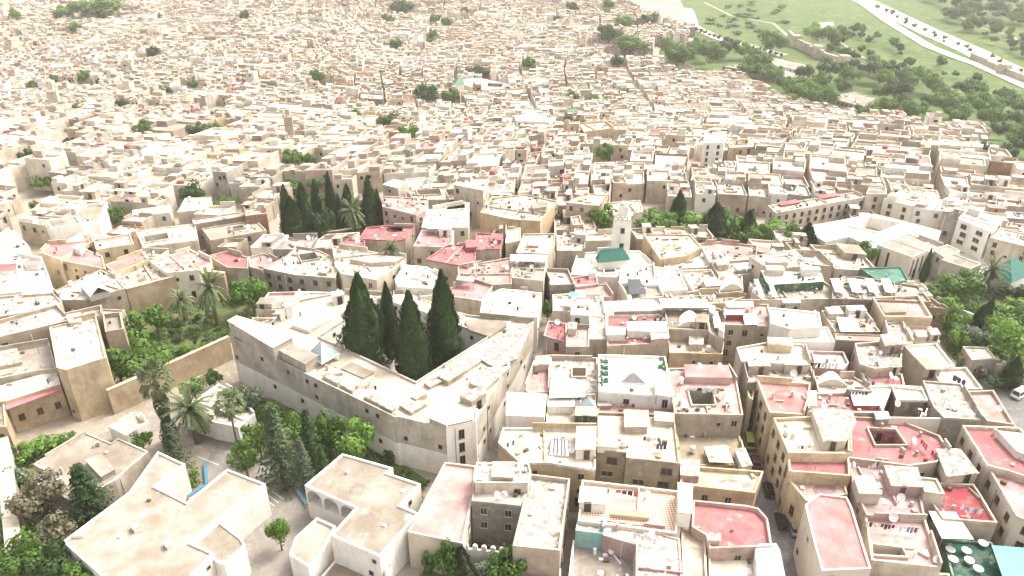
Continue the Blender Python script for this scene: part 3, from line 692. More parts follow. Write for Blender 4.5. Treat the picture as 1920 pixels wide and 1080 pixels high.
Hs('narrow sand-coloured terrace right of the crumbling roof', '1277,988 1322,995 1328,1120 1282,1120', 7.2, 'yellow', 'sand', .6, clutter=.3, win=.2)
Hs('cream roof at the bottom edge in front of the red terrace', '1328,1035 1420,1040 1424,1125 1332,1125', 6.3, 'pale', 'pale', .6, clutter=.3, win=.3)
Hs('round-cornered white block at the foot of the street', '1416,1030 1424,1018 1456,1017 1463,1030 1482,1125 1424,1125', 8.4, 'white', 'white', .15, clutter=0, win=.2, dishes=0)
# the row right of the palace
Hs('white-roofed room with a blue base in the alley row', '950,734 1026,738 1021,781 948,778', 10.5, 'white', 'white', .08, clutter=0, win=.3, dishes=0)
Hs('house with a green-framed grid window and green side room', '1026,745 1118,742 1119,802 1024,798', 9.2, 'pale', 'pale', .5, clutter=.6, win=.4, wk='w', huts=[('1028,742 1077,742 1076,762 1027,762', 1.8, 'white', 'white'), ('1080,762 1118,763 1118,780 1079,779', 2.0, 'green', 'pale')])
Hs('brick-floored terrace half covered by a white tarpaulin', '1032,668 1121,670 1121,736 1030,738', 9.5, 'sand', 'rub', .8, clutter=.5, win=.3)
Hs('narrow stepped terrace with pink floor on the alley corner', '1005,672 1032,669 1030,735 990,736 984,728', 9.0, 'cream', 'lpink', .6, clutter=.5, win=.4, huts=[('1006,668 1030,668 1028,682 1002,684', 1.8, 'cream', 'rub')])
Hs('small bright red terrace on the bend of the alley', '1028,601 1063,606 1062,641 1019,629', 10.0, 'pinkw', 'rose', .7, clutter=.4, win=.4, dishes=1)
Hs('grey stair tower house beside the small bright red terrace', '1063,612 1105,614 1105,650 1061,650', 11.6, 'grey', 'lpink', .4, clutter=.6, win=.9, wk='m', wf=1)
Hs('cream roofed house between the grey stair tower and the red strip', '1105,592 1137,592 1138,636 1105,636', 11.2, 'sand', 'cream', .3, clutter=.4, win=.4)
Hs('house with white canopies over a red terrace strip', '1138,590 1245,588 1255,643 1138,648', 11.0, 'tan', 'rose', .5, clutter=.8, win=.25, huts=[('1137,612 1172,614 1172,628 1137,628', 1.8, 'white', 'white'), ('1176,603 1248,603 1249,622 1177,620', 2.0, 'white', 'white'), ('1218,618 1252,616 1254,634 1222,636', 1.8, 'pinkw', 'rub')])
Hs('terrace with a pale barrel-vaulted roof light', '1245,578 1330,580 1328,619 1252,616', 12.0, 'sand', 'olive', .5, clutter=.8, win=.3)
Hs('lower tan yard roof under the barrel-vaulted terrace', '1252,622 1330,626 1358,641 1355,664 1255,661', 8.5, 'ochre', 'cream', .5, clutter=.9, win=.4, huts=[('1293,628 1318,628 1318,645 1293,645', 1.8, 'cream', 'rub')])
Hs('cluttered solar terrace right of the barrel vault', '1327,580 1358,590 1357,640 1329,622', 11.8, 'sand', 'grey', .5, clutter=2.5, win=.3)
Hs('house with dark red screen wall under two white sheets', '1358,568 1441,570 1444,612 1357,608', 13.0, 'sand', 'lpink', .5, clutter=.8, win=.8, huts=[('1358,578 1394,578 1394,590 1358,590', 1.7, 'red', 'white', 0)])
# quarter below the green-roofed mosque
Hs('white house at the top of the alley with a green awning', '1036,552 1068,550 1070,584 1037,582', 11.0, 'cream', 'white', .5, clutter=1, win=.3)
Hs('crowded white terrace beneath the mosque quarter', '1068,556 1130,556 1135,592 1070,590', 10.4, 'white', 'white', .5, clutter=2, win=.3)
Hs('very long white roof over the middle of the quarter', '1132,564 1224,560 1246,576 1243,590 1136,590', 11.6, 'white', 'white', .15, clutter=.5, win=.2)
Hs('small red-roofed house below the green pyramid roof', '1072,520 1118,513 1122,532 1078,538', 10.2, 'pinkw', 'rose', .5, clutter=.5, win=.4)
Hs('brown and pink house front left of the black awning', '1078,534 1134,532 1150,556 1080,556', 9.6, 'pinkw', 'pinkw', .5, clutter=.8, win=.4)
Hs('light house with a black sloping awning on its terrace', '1160,528 1232,528 1245,556 1180,561', 10.5, 'pale', 'grey', .6, clutter=.8, win=.3)
Hs('white roofs south of the mosque prayer hall', '1165,498 1226,496 1232,534 1160,530', 11.2, 'white', 'white', .5, clutter=1, win=.3)
Hs('white roofed house right of the mosque forecourt', '1228,500 1272,504 1290,542 1238,546', 11.0, 'white', 'white', .5, clutter=1, win=.3)
Hs('cream house with a low yellow wall below the green-strip villa', '1275,506 1332,505 1352,540 1300,546', 10.5, 'cream', 'cream', .7, clutter=1, win=.3, huts=[('1318,520 1342,520 1350,535 1324,537', 1.7, 'ochre', 'white')])
Hs('house with a pale apricot arched gable', '1346,522 1392,516 1394,546 1348,550', 10.8, 'peach', 'cream', .5, clutter=.5, win=.3)
Hs('yellow walled court house above the apricot gable', '1240,548 1360,545 1400,555 1360,568 1245,572', 9.8, 'yellow', 'beige', .6, clutter=1.4, win=.3)
Hs('villa with a green water strip along its roof right of the minaret', '1206,438 1294,439 1316,463 1286,479 1238,486', 13.5, 'ochre', 'pale', .6, clutter=.6, win=.4, court='1240,448 1272,447 1274,451 1241,452', cdepth=.5, cfloor='lgreen')
Hs('white terrace house with a small square patio', '1240,480 1316,471 1332,500 1247,505', 11.0, 'cream', 'white', .6, court='1254,478 1275,480 1281,491 1258,491', cdepth=5, clutter=.5, win=.4)
Hs('pink terraced roofs behind the small patio house', '1310,456 1352,452 1420,460 1418,486 1334,492', 12.0, 'pinkw', 'pinkw', .8, clutter=.6, win=.3)
Hs('cream block with a tall white chimney beside the hotel', '1334,494 1418,484 1415,512 1350,520', 11.4, 'cream', 'cream', .6, clutter=1, win=.4)
Hs('white hotel roof with blue skylights', '1405,480 1490,468 1523,498 1440,503', 16, 'cream', 'white', .4, clutter=1.2, win=.4, name='hotel', cat='hotel')
Hs('dark green roof storey with a white flat top below the hotel', '1426,506 1540,511 1546,527 1440,533', 15.0, 'green', 'white', .15, clutter=.6, win=.2, name='roof_storey', cat='hotel')
Hs('hotel terrace crowded with ducts and machines', '1405,532 1440,533 1546,528 1566,540 1560,560 1430,562 1412,550', 12.5, 'cream', 'grey', .6, clutter=3, win=.3, name='hotel_terrace', cat='hotel')
Hs('long grey hotel roof carrying tilted solar frames', '1560,522 1610,518 1722,536 1747,566 1638,562 1560,560', 14, 'brown', 'grey', .5, clutter=1.2, win=.2, name='hotel_wing', cat='hotel')
Hs('dark green flat roofed pavilion with white roof lights', '1612,502 1690,500 1705,527 1652,530', 10, 'green', 'lgreen', .4, clutter=.4, win=.2, name='pavilion', cat='pavilion')
# the mosque
mosque = Hs('white flat mosque roofs around the green tiled pyramid', '1083,474 1150,470 1200,470 1226,496 1165,506 1160,520 1070,514', 9.5, 'white', 'white', .5, clutter=.4, win=.3, name='mosque', cat='mosque', court='1132,506 1152,505 1154,513 1134,514', cdepth=5, cwall='tan', dishes=0)
Hs('cream hall with blank wall left of the minaret', '1098,438 1149,436 1149,450 1098,451', 13, 'cream', 'cream', .6, clutter=.4, win=.1)
Hs('small cream tower house left of the blank hall', '1077,428 1098,430 1099,440 1077,439', 15, 'cream', 'cream', .4, clutter=.3, win=.3)
Hs('ruined tan house with broken roof left of the mosque', '1043,437 1077,437 1098,455 1097,470 1044,470', 12, 'tan', 'rub', .5, clutter=1, win=.3)
Hs('tall pale house with a square roof lantern above the alley', '982,438 1041,437 1040,460 1027,476 967,473', 14, 'sand', 'pale', .6, clutter=.6, win=.4, huts=[('993,449 1012,449 1010,460 991,460', 1.0, 'pinkw', 'cream', 0)])
Hs('house with white sheets over a dark cluttered terrace', '958,480 1027,481 1019,526 960,520', 12.4, 'cream', 'grey', .5, clutter=2.2, win=.3, huts=[('957,476 1027,478 1024,490 956,488', 2.2, 'tin2', 'white', 0)] if 0 else [])
Hs('bright white roof between the alley and the red terraces', '905,556 940,541 1016,549 1008,594 900,588', 11, 'white', 'white', .5, clutter=1, win=.4)
# the palace with its cypress court
palace = Hs('huge pale palace with a square court of four cypresses', '432,632 505,606 560,562 640,547 735,554 880,590 1001,602 893,790 838,803 747,781 741,782', 12.2, 'stone', 'pale', .5, name='palace', cat='palace',
   court='599,634 780,719 915,634 716,557', cdepth=9, cfloor='grey', cwall='white', carc=(6, .2, 4.2, 1.6, 2.2), clutter=1.6, win=.36, wk='s', wf=0, dishes=2, band=(5.6, 'white'),
   huts=[('427,601 443,592 512,611 548,632 512,652', 4.0, 'stone', 'pale', 0), ('512,650 532,640 597,666 572,682', 2.6, 'stone', 'grey', 0), ('805,783 850,752 890,760 886,786 838,797', 1.6, 'sand', 'pale', 0),
         ('862,742 905,722 912,736 885,752', 3.0, 'sand', 'rub'), ('612,697 640,711 632,717 604,703', 1.1, 'cream', 'rub', 0), ('645,713 668,724 660,731 637,719', 1.1, 'cream', 'rub', 0), ('690,735 715,747 707,754 682,742', 1.1, 'cream', 'rub', 0), ('718,749 742,760 734,768 710,756', 1.1, 'cream', 'rub', 0),
         ('770,742 790,731 800,737 780,748', 1.3, 'sand', 'rub'), ('822,705 850,688 868,697 840,714', 1.4, 'sand', 'rub', 0), ('850,690 885,668 900,676 866,699', 1.0, 'sand', 'rub', 0),
         ('532,570 543,568 546,574 535,576', 3.2, 'white', 'white', 0), ('522,583 530,581 533,586 525,588', 2.2, 'white', 'white', 0), ('620,548 640,544 645,552 625,556', 2.6, 'white', 'pale'),
         ('545,608 690,553 700,556 580,620', .9, 'white', 'pale', 0), ('925,638 1000,603 968,672 930,690 900,672', .6, 'sand', 'rub', 0), ('905,690 955,688 908,730 880,716', 1.0, 'sand', 'rub'), ('872,600 960,602 918,630 880,618', .7, 'sand', 'beige', 0), ('795,716 830,700 842,707 806,724', .9, 'sand', 'rub', 0), ('748,758 775,745 800,756 772,772', .9, 'sand', 'rub'), ('700,555 760,556 870,592 850,602 725,562', .6, 'white', 'pale', 0), ('640,690 660,680 700,698 682,708', .35, 'sand', 'beige', 0)])
Hs('white corner bay of the palace with dark shuttered windows', '836,801 858,768 896,766 893,788', 12.6, 'white', 'rub', .5, clutter=.4, win=1, wf=0, wk='t', name='corner_bay', cat='house', dishes=0)
# lower left: tall ochre houses
Hs('tall ochre house with blank front and bright white terraces', '92,613 180,592 199,670 123,694 106,689', 13.5, 'ochre', 'white', .5, clutter=.6, win=.12, wk='s', dishes=0, huts=[('125,590 150,586 152,602 130,606', 1.0, 'cream', 'cream', 0)])
Hs('long tan terrace house along the left edge above the ochre one', '-12,602 107,570 122,586 190,571 192,590 125,602 -12,634', 13.0, 'tan', 'rub', 1.0, clutter=.3, win=.1, dishes=0)
Hs('two small walled yards on top of the garden corner house', '192,588 226,584 232,616 197,622', 12.2, 'tan', 'beige', 1.2, clutter=.2, win=.1, dishes=0)
Hs('stained grey terrace with three dark openings at the left edge', '-14,660 92,642 106,691 70,694 -14,712', 9.2, 'sand', 'grey', .6, clutter=.5, win=.9, wk='m', rows=1, dishes=0, huts=[('-14,660 30,652 40,678 -14,690', .8, 'yellow', 'rub', 0)])
Hs('ochre streaked house front with white roof at the left edge', '-14,726 106,692 113,719 10,751 -14,752', 8.2, 'ochre', 'white', .15, clutter=.2, win=1, wf=0, dishes=0)
Hs('plain sandy house front at the far left edge', '-60,760 8,752 12,800 -60,800', 7.4, 'ochre', 'beige', .4, clutter=.2, win=.5, dishes=0)
Hs('single-storey house with crumbling tan roof by the palms', '337,768 410,719 438,733 478,775 446,800 396,790', 4.6, 'white', 'rub', .3, clutter=.5, win=.4, dishes=0)
Hs('little white walled terrace with a blue edge on the lane', '203,799 256,776 279,789 236,816', 3.6, 'white', 'pale', .7, clutter=.4, win=0, dishes=0)
# left middle
Hs('dusty roof above the long ochre garden wall', '178,524 220,511 276,488 372,497 373,506 236,541', 10.0, 'ochre', 'rub', .6, clutter=1, win=.05, dishes=2, huts=[('305,484 352,478 356,490 310,496', 1.6, 'cream', 'lpink')])
Hs('white house with a pink terrace behind the long garden wall', '280,489 357,467 396,486 398,492 372,506 312,511', 11.6, 'pale', 'lpink', .6, clutter=.7, win=.5)
Hs('long white building with a gabled white shed on its roof', '100,546 188,505 218,520 234,540 160,562 115,562', 11.0, 'tan', 'white', .4, clutter=.6, win=.15)
Hs('pale house in the corner below the gabled white shed', '-12,556 100,548 116,565 106,575 -12,596', 11.0, 'sand', 'cream', .7, clutter=1, win=.2)
Hs('yellow corner house with a red terrace at the left', '75,473 92,456 150,452 172,441 176,452 150,462 113,487', 12.0, 'yellow', 'pink', .5, clutter=.5, win=.5)
Hs('long yellow front with four windows and a pink terrace', '113,488 150,462 192,480 197,504', 11.0, 'yellow', 'pink', .5, clutter=.5, win=.8)
Hs('pink terrace with yellow front beside the long yellow house', '197,496 267,471 278,487 213,511', 11.4, 'yellow', 'pink', .6, clutter=.4, win=.5)
Hs('yellow house with three windows and a pale pink roof', '175,449 244,438 251,457 180,468', 12.6, 'yellow', 'lpink', .5, clutter=.4, win=.9)
Hs('riad with green plants in its arched court', '254,433 313,425 366,419 371,450 268,463', 10.0, 'cream', 'cream', .5, court='270,446 314,439 318,450 273,457', cdepth=4, cfloor='green', clutter=.7, win=.3)
Hs('red and white roofed house by the garden trees', '390,479 426,470 466,482 465,503 425,501', 10.8, 'tan', 'rose', .5, clutter=.7, win=.4)
Hs('pink terrace house left of the long grey facade', '466,481 496,474 522,488 492,506 468,500', 10.8, 'tan', 'pink', .6, clutter=.7, win=.4)
Hs('long brown house with pink roof strip below the conifers', '360,411 457,397 464,404 362,421', 11, 'brown', 'pinkw', .4, clutter=.4, win=.3)
Hs('tall brick block at the end of the long brown house', '457,392 497,388 500,400 460,405', 12.8, 'brick', 'rub', .3, clutter=.5, win=0)
Hs('walled tan terrace under the brick block', '378,428 480,412 500,432 395,450', 9.4, 'tan', 'beige', .5, clutter=.6, win=.2)
Hs('tan roofed house with white side wall in front of dark trees', '332,398 347,371 396,369 384,392', 11, 'cream', 'rub', .3, clutter=.1, win=.2, dishes=0)
Hs('long white house with an arched gateway', '248,394 320,384 319,398 248,405', 10, 'pale', 'pale', .4, clutter=.3, win=.4)
Hs('big white house with a sheer blank front wall', '86,413 141,404 152,418 96,428', 13, 'white', 'grey', .6, clutter=.3, win=.05, dishes=0)
Hs('brown flat roof with a steep white side wall', '142,398 162,383 201,379 184,411 152,420', 12, 'white', 'brown', .4, clutter=.4, win=0, dishes=0)
Hs('white and red roofs stacked at the left edge', '-12,516 -4,480 32,478 80,487 93,520 40,546 -12,552', 12, 'white', 'white', .6, clutter=1.6, win=.4, huts=[('-4,496 30,494 30,505 -4,508', 1.5, 'white', 'rose'), ('45,488 76,490 72,500 48,500', 1.3, 'white', 'pink')])
Hs('bright white gabled house at the left edge', '-12,452 28,432 56,464 20,478 -12,480', 11, 'white', 'white', .4, clutter=.8, win=.3)
# between palace and cypress garden
Hs('long grey facade with two rows of windows above the garden', '492,503 536,480 556,463 600,470 640,490 628,521 552,515', 11, 'grey', 'cream', .4, court='560,480 590,476 598,487 566,492', cdepth=4, clutter=.8, win=.95, wf=0, wk='m')
Hs('cream house with stepped pink terraces behind the palace', '622,461 690,470 762,483 745,500 706,525 640,513 628,498', 12, 'cream', 'cream', .4, clutter=.8, win=.3, huts=[('655,486 700,478 757,482 740,491 692,492', 1.4, 'cream', 'lpink')])
Hs('small dark red walled terrace behind the stepped pink house', '640,459 652,447 684,450 684,466', 11.4, 'sand', 'rose', .6, pcol='rose', clutter=.3, win=0, dishes=1)
Hs('large dark red terrace with a sunken yellow yard', '672,447 687,426 722,422 778,424 760,448 742,451 700,449', 11.4, 'sand', 'rose', .6, pcol='rose', court='724,427 756,426 754,434 722,436', cdepth=1.2, cfloor='yellow', clutter=.5, win=.2)
Hs('tall stained pink-fronted house right of the cypresses', '715,367 803,372 797,395 780,403 717,387', 15, 'pinkw', 'pinkw', .6, clutter=1.2, win=.5)
Hs('white roofed villa with a dark roof opening', '800,393 880,379 878,426 790,426', 12, 'pale', 'white', .5, court='836,384 872,382 872,393 838,396', cdepth=5, cwall='grey', clutter=.5, win=.3)
Hs('terrace house with a pink floor below the white villa', '790,432 851,432 846,463 775,461', 11.6, 'cream', 'pink', .6, clutter=1, win=.4)
Hs('broad red-walled roof terrace in the middle of the picture', '798,486 838,459 892,455 892,486 876,500', 12.4, 'sand', 'rose', .6, pcol='rose', clutter=.4, win=.5, huts=[('873,450 895,450 895,463 874,464', 1.8, 'rose', 'rose', 0)])
Hs('small red terrace with a red block beside the yellow gable', '892,436 948,438 937,466 892,468', 13.4, 'sand', 'rose', .6, pcol='rose', clutter=.8, win=.4, huts=[('922,438 943,440 940,450 920,448', 1.4, 'rose', 'rose', 0)])
Hs('tall yellow gable end right of the red terraces', '948,428 976,427 977,450 948,456', 14, 'yellow', 'cream', .4, clutter=.4, win=.1)
Hs('white house with tall brown doors behind the cypress court', '740,524 757,496 800,500 824,512 819,541 746,537', 11, 'white', 'white', .5, clutter=.8, win=.8, wk='t', wf=0)
Hs('pink-red terrace with a grey canopy behind the cypress court', '838,541 886,523 926,534 904,564 838,554', 11, 'cream', 'pink', .5, clutter=.3, win=.3)
Hs('crowded pale house between two red terraces', '858,500 902,492 958,482 960,532 926,534 886,522 860,520', 11.8, 'sand', 'lpink', .6, clutter=2, win=.5)
Hs('cube-shaped house with a clean white roof', '717,345 738,335 765,341 746,352', 15, 'cream', 'white', .15, clutter=.1, win=.3, dishes=0)
Hs('sand house with a deep square court by the white cube', '762,357 835,352 842,374 772,374', 12, 'sand', 'cream', .5, court='780,358 824,356 828,366 786,368', cdepth=5, clutter=.4, win=.3)
Hs('tall cream block with a bright white side wall', '850,346 862,331 916,333 906,357', 17, 'cream', 'cream', .5, clutter=.5, win=.3)
Hs('tan fortress-like house with rubble roof and side tower', '900,398 920,371 985,364 1046,377 1013,414 960,411', 13, 'ochre', 'rub', .6, clutter=1, win=.15, huts=[('995,381 1020,377 1025,387 1000,391', 2.0, 'tan', 'beige')])
Hs('peach house with a row of blind arches near the minaret', '1061,379 1100,362 1140,366 1127,386 1102,384', 15, 'peach', 'cream', .4, clutter=.6, win=.9, rows=1)
Hs('low cream house behind the green trees by the minaret', '1130,380 1200,375 1206,396 1180,401 1136,397', 12, 'cream', 'cream', .5, clutter=1, win=.3)
# right hand block along the street
Hs('cream roofed corner house with a small yellow room on top', '1381,651 1440,641 1507,645 1520,683 1458,681 1390,677', 13, 'cream', 'pale', .5, clutter=.6, win=.45, huts=[('1440,632 1484,634 1486,648 1441,646', 1.9, 'yellow', 'rub')])
Hs('weathered dark brown roof pit behind the pink street terrace', '1392,684 1522,686 1527,717 1400,717', 11.4, 'brown', 'rub', .9, clutter=1.2, win=.2)
Hs('narrow pink street-corner terrace with curved wall', '1393,708 1418,710 1412,750 1404,744', 9.4, 'yellow', 'pinkw', .7, clutter=.2, win=.3, dishes=0)
Hs('yellow street house with faded pink terrace floor', '1419,710 1520,718 1518,742 1508,777 1443,773', 12, 'yellow', 'pink', .7, clutter=.3, win=.95, wk='m', wf=0)
Hs('yellow street house with cream terrace and rubble-topped room', '1450,783 1525,780 1592,784 1592,850 1478,849', 12, 'yellow', 'pale', .7, clutter=.4, win=.95, wf=0, huts=[('1523,766 1596,770 1604,790 1586,826 1545,826', 2.3, 'cream', 'rub')])
Hs('street house with a narrow worn red terrace behind a grey wall', '1477,852 1592,854 1595,892 1480,883', 10.8, 'yellow', 'rose', .9, clutter=.3, win=.8, wf=0)
Hs('low angular pink terrace with yellow front above the black cars', '1476,896 1580,892 1590,926 1512,939', 8.6, 'yellow', 'lpink', .4, clutter=.2, win=.4, dishes=0)
Hs('bright pink stepped roof with a cream wall at the street foot', '1509,946 1536,925 1588,931 1598,951 1621,1026 1634,1066 1541,1070 1525,1013', 11, 'pale', 'pink', .35, pcol='pinkw', clutter=.1, win=.3, dishes=0)
Hs('dusty pink terrace with a row of washing at the bottom edge', '1622,967 1735,971 1765,1064 1634,1050', 9, 'cream', 'lpink', .7, court='1634,1024 1690,1031 1698,1047 1636,1043', cdepth=4, clutter=.5, win=.2)
Hs('yellow and blue front at the bottom edge below the pink terraces', '1640,1066 1780,1075 1790,1130 1640,1130', 6, 'yellow', 'beige', .5, clutter=.4, win=.3)
Hs('purple-grey terrace with two white-roofed rooms', '1592,866 1706,875 1722,906 1735,969 1625,966 1600,911', 9.5, 'pinkw', 'purple', .5, clutter=.7, win=.2, huts=[('1659,873 1719,877 1731,912 1672,910', 2.4, 'pinkw', 'rub'), ('1602,893 1636,893 1652,926 1612,924', 2.3, 'cream', 'pale', 0)])
Hs('small cream roof between the white rooms and the dark red terrace', '1720,893 1757,897 1772,926 1734,922', 11.2, 'cream', 'cream', .4, clutter=.4, win=.3)
Hs('red terrace folded round a walled light well', '1592,780 1680,784 1762,816 1782,846 1757,866 1705,873 1592,858', 10.4, 'sand', 'rose', .6, court='1627,806 1678,809 1698,837 1641,837', cdepth=5, cwall='rose', clutter=.5, win=.3, huts=[('1640,772 1664,772 1668,785 1644,786', 1.6, 'grey', 'cream')])
Hs('white roof around a deep brown pit', '1630,723 1668,722 1740,730 1790,781 1766,785 1650,783 1655,771', 11.4, 'pale', 'white', .5, court='1673,727 1725,730 1736,753 1683,752', cdepth=6, cwall='brown', clutter=.4, win=.2)
Hs('grey rubble roof right of the deep brown pit', '1730,713 1803,719 1843,787 1770,783 1750,762', 12, 'grey', 'rub', .4, clutter=.7, win=.4)
Hs('pale pink terrace at the corner of the car park', '1812,733 1863,731 1903,796 1851,789', 11, 'sand', 'lpink', .7, clutter=.1, win=.3, dishes=1)
Hs('white terrace with two pairs of dark trousers drying', '1745,691 1812,688 1843,729 1790,729 1760,713', 10.4, 'cream', 'white', .7, clutter=.3, win=.2, huts=[('1717,670 1755,672 1768,684 1765,692 1738,692', 2.2, 'cream', 'beige')])
Hs('sloping white roof above the trouser line', '1695,647 1756,643 1791,687 1736,691', 11, 'pale', 'white', .5, clutter=.3, win=.2)
Hs('rubble roofed block left of the pale pink strip', '1658,606 1690,601 1713,641 1690,646 1666,641', 12, 'cream', 'rub', .5, clutter=1, win=.5)
Hs('pale pink strip terrace under the yellow walled roof', '1700,610 1746,612 1763,641 1716,642', 11, 'cream', 'lpink', .6, clutter=.5, win=.3)
Hs('yellow walled roof terrace with pale pink floor beside the gardens', '1636,557 1722,553 1749,595 1658,593', 14, 'yellow', 'lpink', .9, clutter=.2, win=.4, huts=[('1650,570 1680,570 1700,584 1660,586', .7, 'sand', 'grey', 0)])
Hs('tall white house with a lower white front terrace', '1443,576 1536,585 1541,613 1480,616 1445,606', 15, 'white', 'white', .5, clutter=.4, win=.3)
Hs('white front terrace step of the tall white house', '1480,612 1552,613 1566,641 1481,641', 12.4, 'white', 'white', .4, clutter=.2, win=.8, wk='w')
Hs('long pinkish roof strip over a dark brown wall', '1565,625 1658,628 1656,641 1566,637', 12, 'brown', 'lpink', .3, clutter=.4, win=0)
Hs('terrace under a slack white tarpaulin', '1540,582 1618,580 1651,622 1566,622', 11.6, 'sand', 'cream', .6, clutter=1.4, win=.2)
Hs('house with a line of dark washing over a pink front wall', '1517,657 1582,659 1592,680 1582,693 1525,689', 10.4, 'pinkw', 'white', .7, clutter=.6, win=.1)
Hs('grey ruin-like roof pit with a stair tower', '1603,643 1657,639 1692,662 1690,686 1640,691 1612,682', 12, 'sand', 'rub', .8, clutter=1.5, win=.4, huts=[('1652,628 1685,624 1692,645 1660,648', 2.6, 'tan', 'rub')])
Hs('deep red terrace with washing in front of the grey stair tower', '1608,690 1640,691 1692,701 1697,723 1630,723', 10, 'sand', 'rose', .6, clutter=.8, win=.2, huts=[('1646,672 1688,672 1690,687 1650,688', 2.3, 'cream', 'rub')])
Hs('white draped terrace left of the deep red one', '1527,705 1600,705 1632,723 1630,736 1535,736', 10.4, 'pinkw', 'white', .5, clutter=1.2, win=.2)
Hs('pink and white terrace with a red-sided roof light', '1513,737 1585,735 1655,741 1658,774 1513,772', 11, 'sand', 'pink', .6, clutter=.8, win=.2, huts=[('1594,734 1648,737 1655,760 1602,760', 1.0, 'red', 'white', 0), ('1514,733 1530,733 1530,760 1514,760', 1.4, 'white', 'pale', 0)])
Hs('long cream house with red roof at the right edge', '1804,797 1912,801 1990,880 1960,905 1890,882 1851,872', 12, 'cream', 'rose', .7, clutter=.2, win=.9, wf=0, huts=[('1872,808 1925,814 1950,862 1908,846', 1.5, 'white', 'white', 0)])
Hs('second red roof of the long cream house at the right edge', '1852,875 1962,907 2010,1010 1906,967', 11, 'cream', 'pink', .6, clutter=.3, win=.9, wf=0)
Hs('dark red terrace with washing lines near the bottom right', '1737,928 1760,905 1826,907 1839,926 1871,980 1768,972', 9, 'sand', 'red', .6, clutter=.6, win=.2, huts=[('1756,842 1800,842 1834,886 1776,892', 2.4, 'cream', 'rub')])
Hs('dark green café terrace with round white tables', '1768,1010 1860,1016 1905,1110 1792,1110', 6, 'green', 'dgreen', .5, clutter=0, win=0, name='cafe_terrace', cat='terrace', dishes=0)
Hs('green-grey guard house by the car park trees', '1805,649 1851,651 1868,672 1822,675', 5, 'grey', 'white', .4, clutter=.2, win=.3, name='guard_house', cat='house', dishes=0)
# upper right: square, school and institute
Hs('dazzling white covered market around an open square', '1497,427 1640,401 1765,433 1755,448 1640,466 1592,443 1548,453', 9, 'white', 'white', .4, court='1588,424 1632,408 1690,421 1646,438', cdepth=4, cfloor='pale', clutter=.1, win=.2, name='market_hall', cat='market', dishes=0)
Hs('institute block with tall narrow window slots', '1644,458 1672,447 1737,470 1711,482', 10, 'pale', 'beige', .3, clutter=.2, win=1, wk='slot', wf=0, dishes=0, name='institute')
Hs('flat beige rear roofs of the slotted institute', '1682,446 1702,437 1768,461 1745,473', 9.4, 'pale', 'beige', .3, clutter=.3, win=.3, dishes=0, name='institute')
Hs('grey linking roof between the two institute blocks', '1750,469 1776,458 1801,470 1770,481', 9, 'pale', 'beige', .3, clutter=.2, win=.4, dishes=0, name='institute')
Hs('cream end block of the institute beside the palms', '1765,487 1786,475 1841,495 1820,504', 9, 'cream', 'beige', .3, clutter=.2, win=.6, wk='w', dishes=0, name='institute')
Hs('long cream arcaded front along the square with red terraces on top', '1455,399 1623,369 1602,360 1440,385', 12, 'cream', 'pale', .6, clutter=.8, win=1, name='arcade_house', wf=0, huts=[('1465,385 1500,379 1492,374 1458,380', .8, 'rose', 'rose', 0), ('1540,372 1575,366 1566,361 1532,367', .8, 'rose', 'rose', 0)])
Hs('cream corner tower house above the square', '1624,363 1663,364 1662,352 1630,350', 14, 'cream', 'beige', .4, clutter=.3, win=.9)
Hs('cream house with nine windows right of the corner tower', '1657,373 1712,386 1746,371 1690,356', 13, 'pale', 'pale', .4, clutter=.6, win=1, wf=0)
Hs('white house stepping down from the nine-window front', '1712,388 1771,396 1801,379 1741,371', 12, 'white', 'white', .4, clutter=.5, win=.6)
Hs('stained grey round-shouldered tower house by the square', '1768,396 1800,399 1804,386 1776,383', 14, 'grey', 'rub', .6, clutter=.5, win=.3)
Hs('white twin-bayed house at the right of the square', '1797,409 1855,433 1881,411 1816,391', 12, 'white', 'white', .4, clutter=.5, win=.8, wk='w')
Hs('low cream range at the far right of the square', '1856,445 1940,466 1945,443 1881,429', 9, 'cream', 'cream', .4, clutter=.6, win=.8)
# landmarks in the far town
Hs('white five-storey block standing alone in the far right town', '1322,251 1362,250 1358,266 1318,267', 17, 'white', 'white', .5, clutter=.5, win=1, wf=0)
Hs('sand house with a purple court beside the five-storey block', '1366,263 1412,258 1414,275 1366,277', 13, 'ochre', 'cream', .5, court='1378,266 1402,264 1402,271 1379,272', cdepth=4, cfloor='purple', clutter=.3, win=.5)
Hs('long yellow blank-walled hall at the right edge of the town', '1730,262 1845,266 1843,276 1726,270', 11, 'yellow', 'cream', .4, clutter=.4, win=.08, name='hall')
Hs('square stone villa with two storeys in the trees', '1553,182 1600,172 1641,184 1618,200', 10, 'sand', 'beige', .4, clutter=.4, win=.9)
Hs('long low white-fronted school among the far trees', '1425,116 1450,108 1520,124 1512,134', 7, 'white', 'beige', .3, clutter=.2, win=.9, name='school_building', cat='school')
Hs('long low tan shed in front of the far school', '1355,124 1425,116 1500,140 1490,148', 6, 'tan', 'beige', .3, clutter=.2, win=.4, name='shed')
Hs('white corner building with arcaded front in the town centre', '965,218 1000,210 1042,220 1030,229 968,226', 13, 'white', 'white', .4, clutter=.6, win=1, wf=0)
Hs('cream building with pale windows by the small far square', '425,208 452,204 462,214 434,219', 14, 'cream', 'cream', .4, clutter=.4, win=1, wf=0)
Hs('white shrine walls around a dark courtyard in the far centre', '845,150 900,146 955,158 945,170 900,168', 8, 'white', 'white', .5, court='915,156 945,158 940,165 912,163', cdepth=4, cwall='brown', clutter=.4, win=.4, name='shrine', cat='shrine')
Hs('roof with a green carpet-like floor in the far centre', '1045,205 1080,201 1100,209 1062,214', 10, 'brick', 'lgreen', .6, clutter=.2, win=.2)
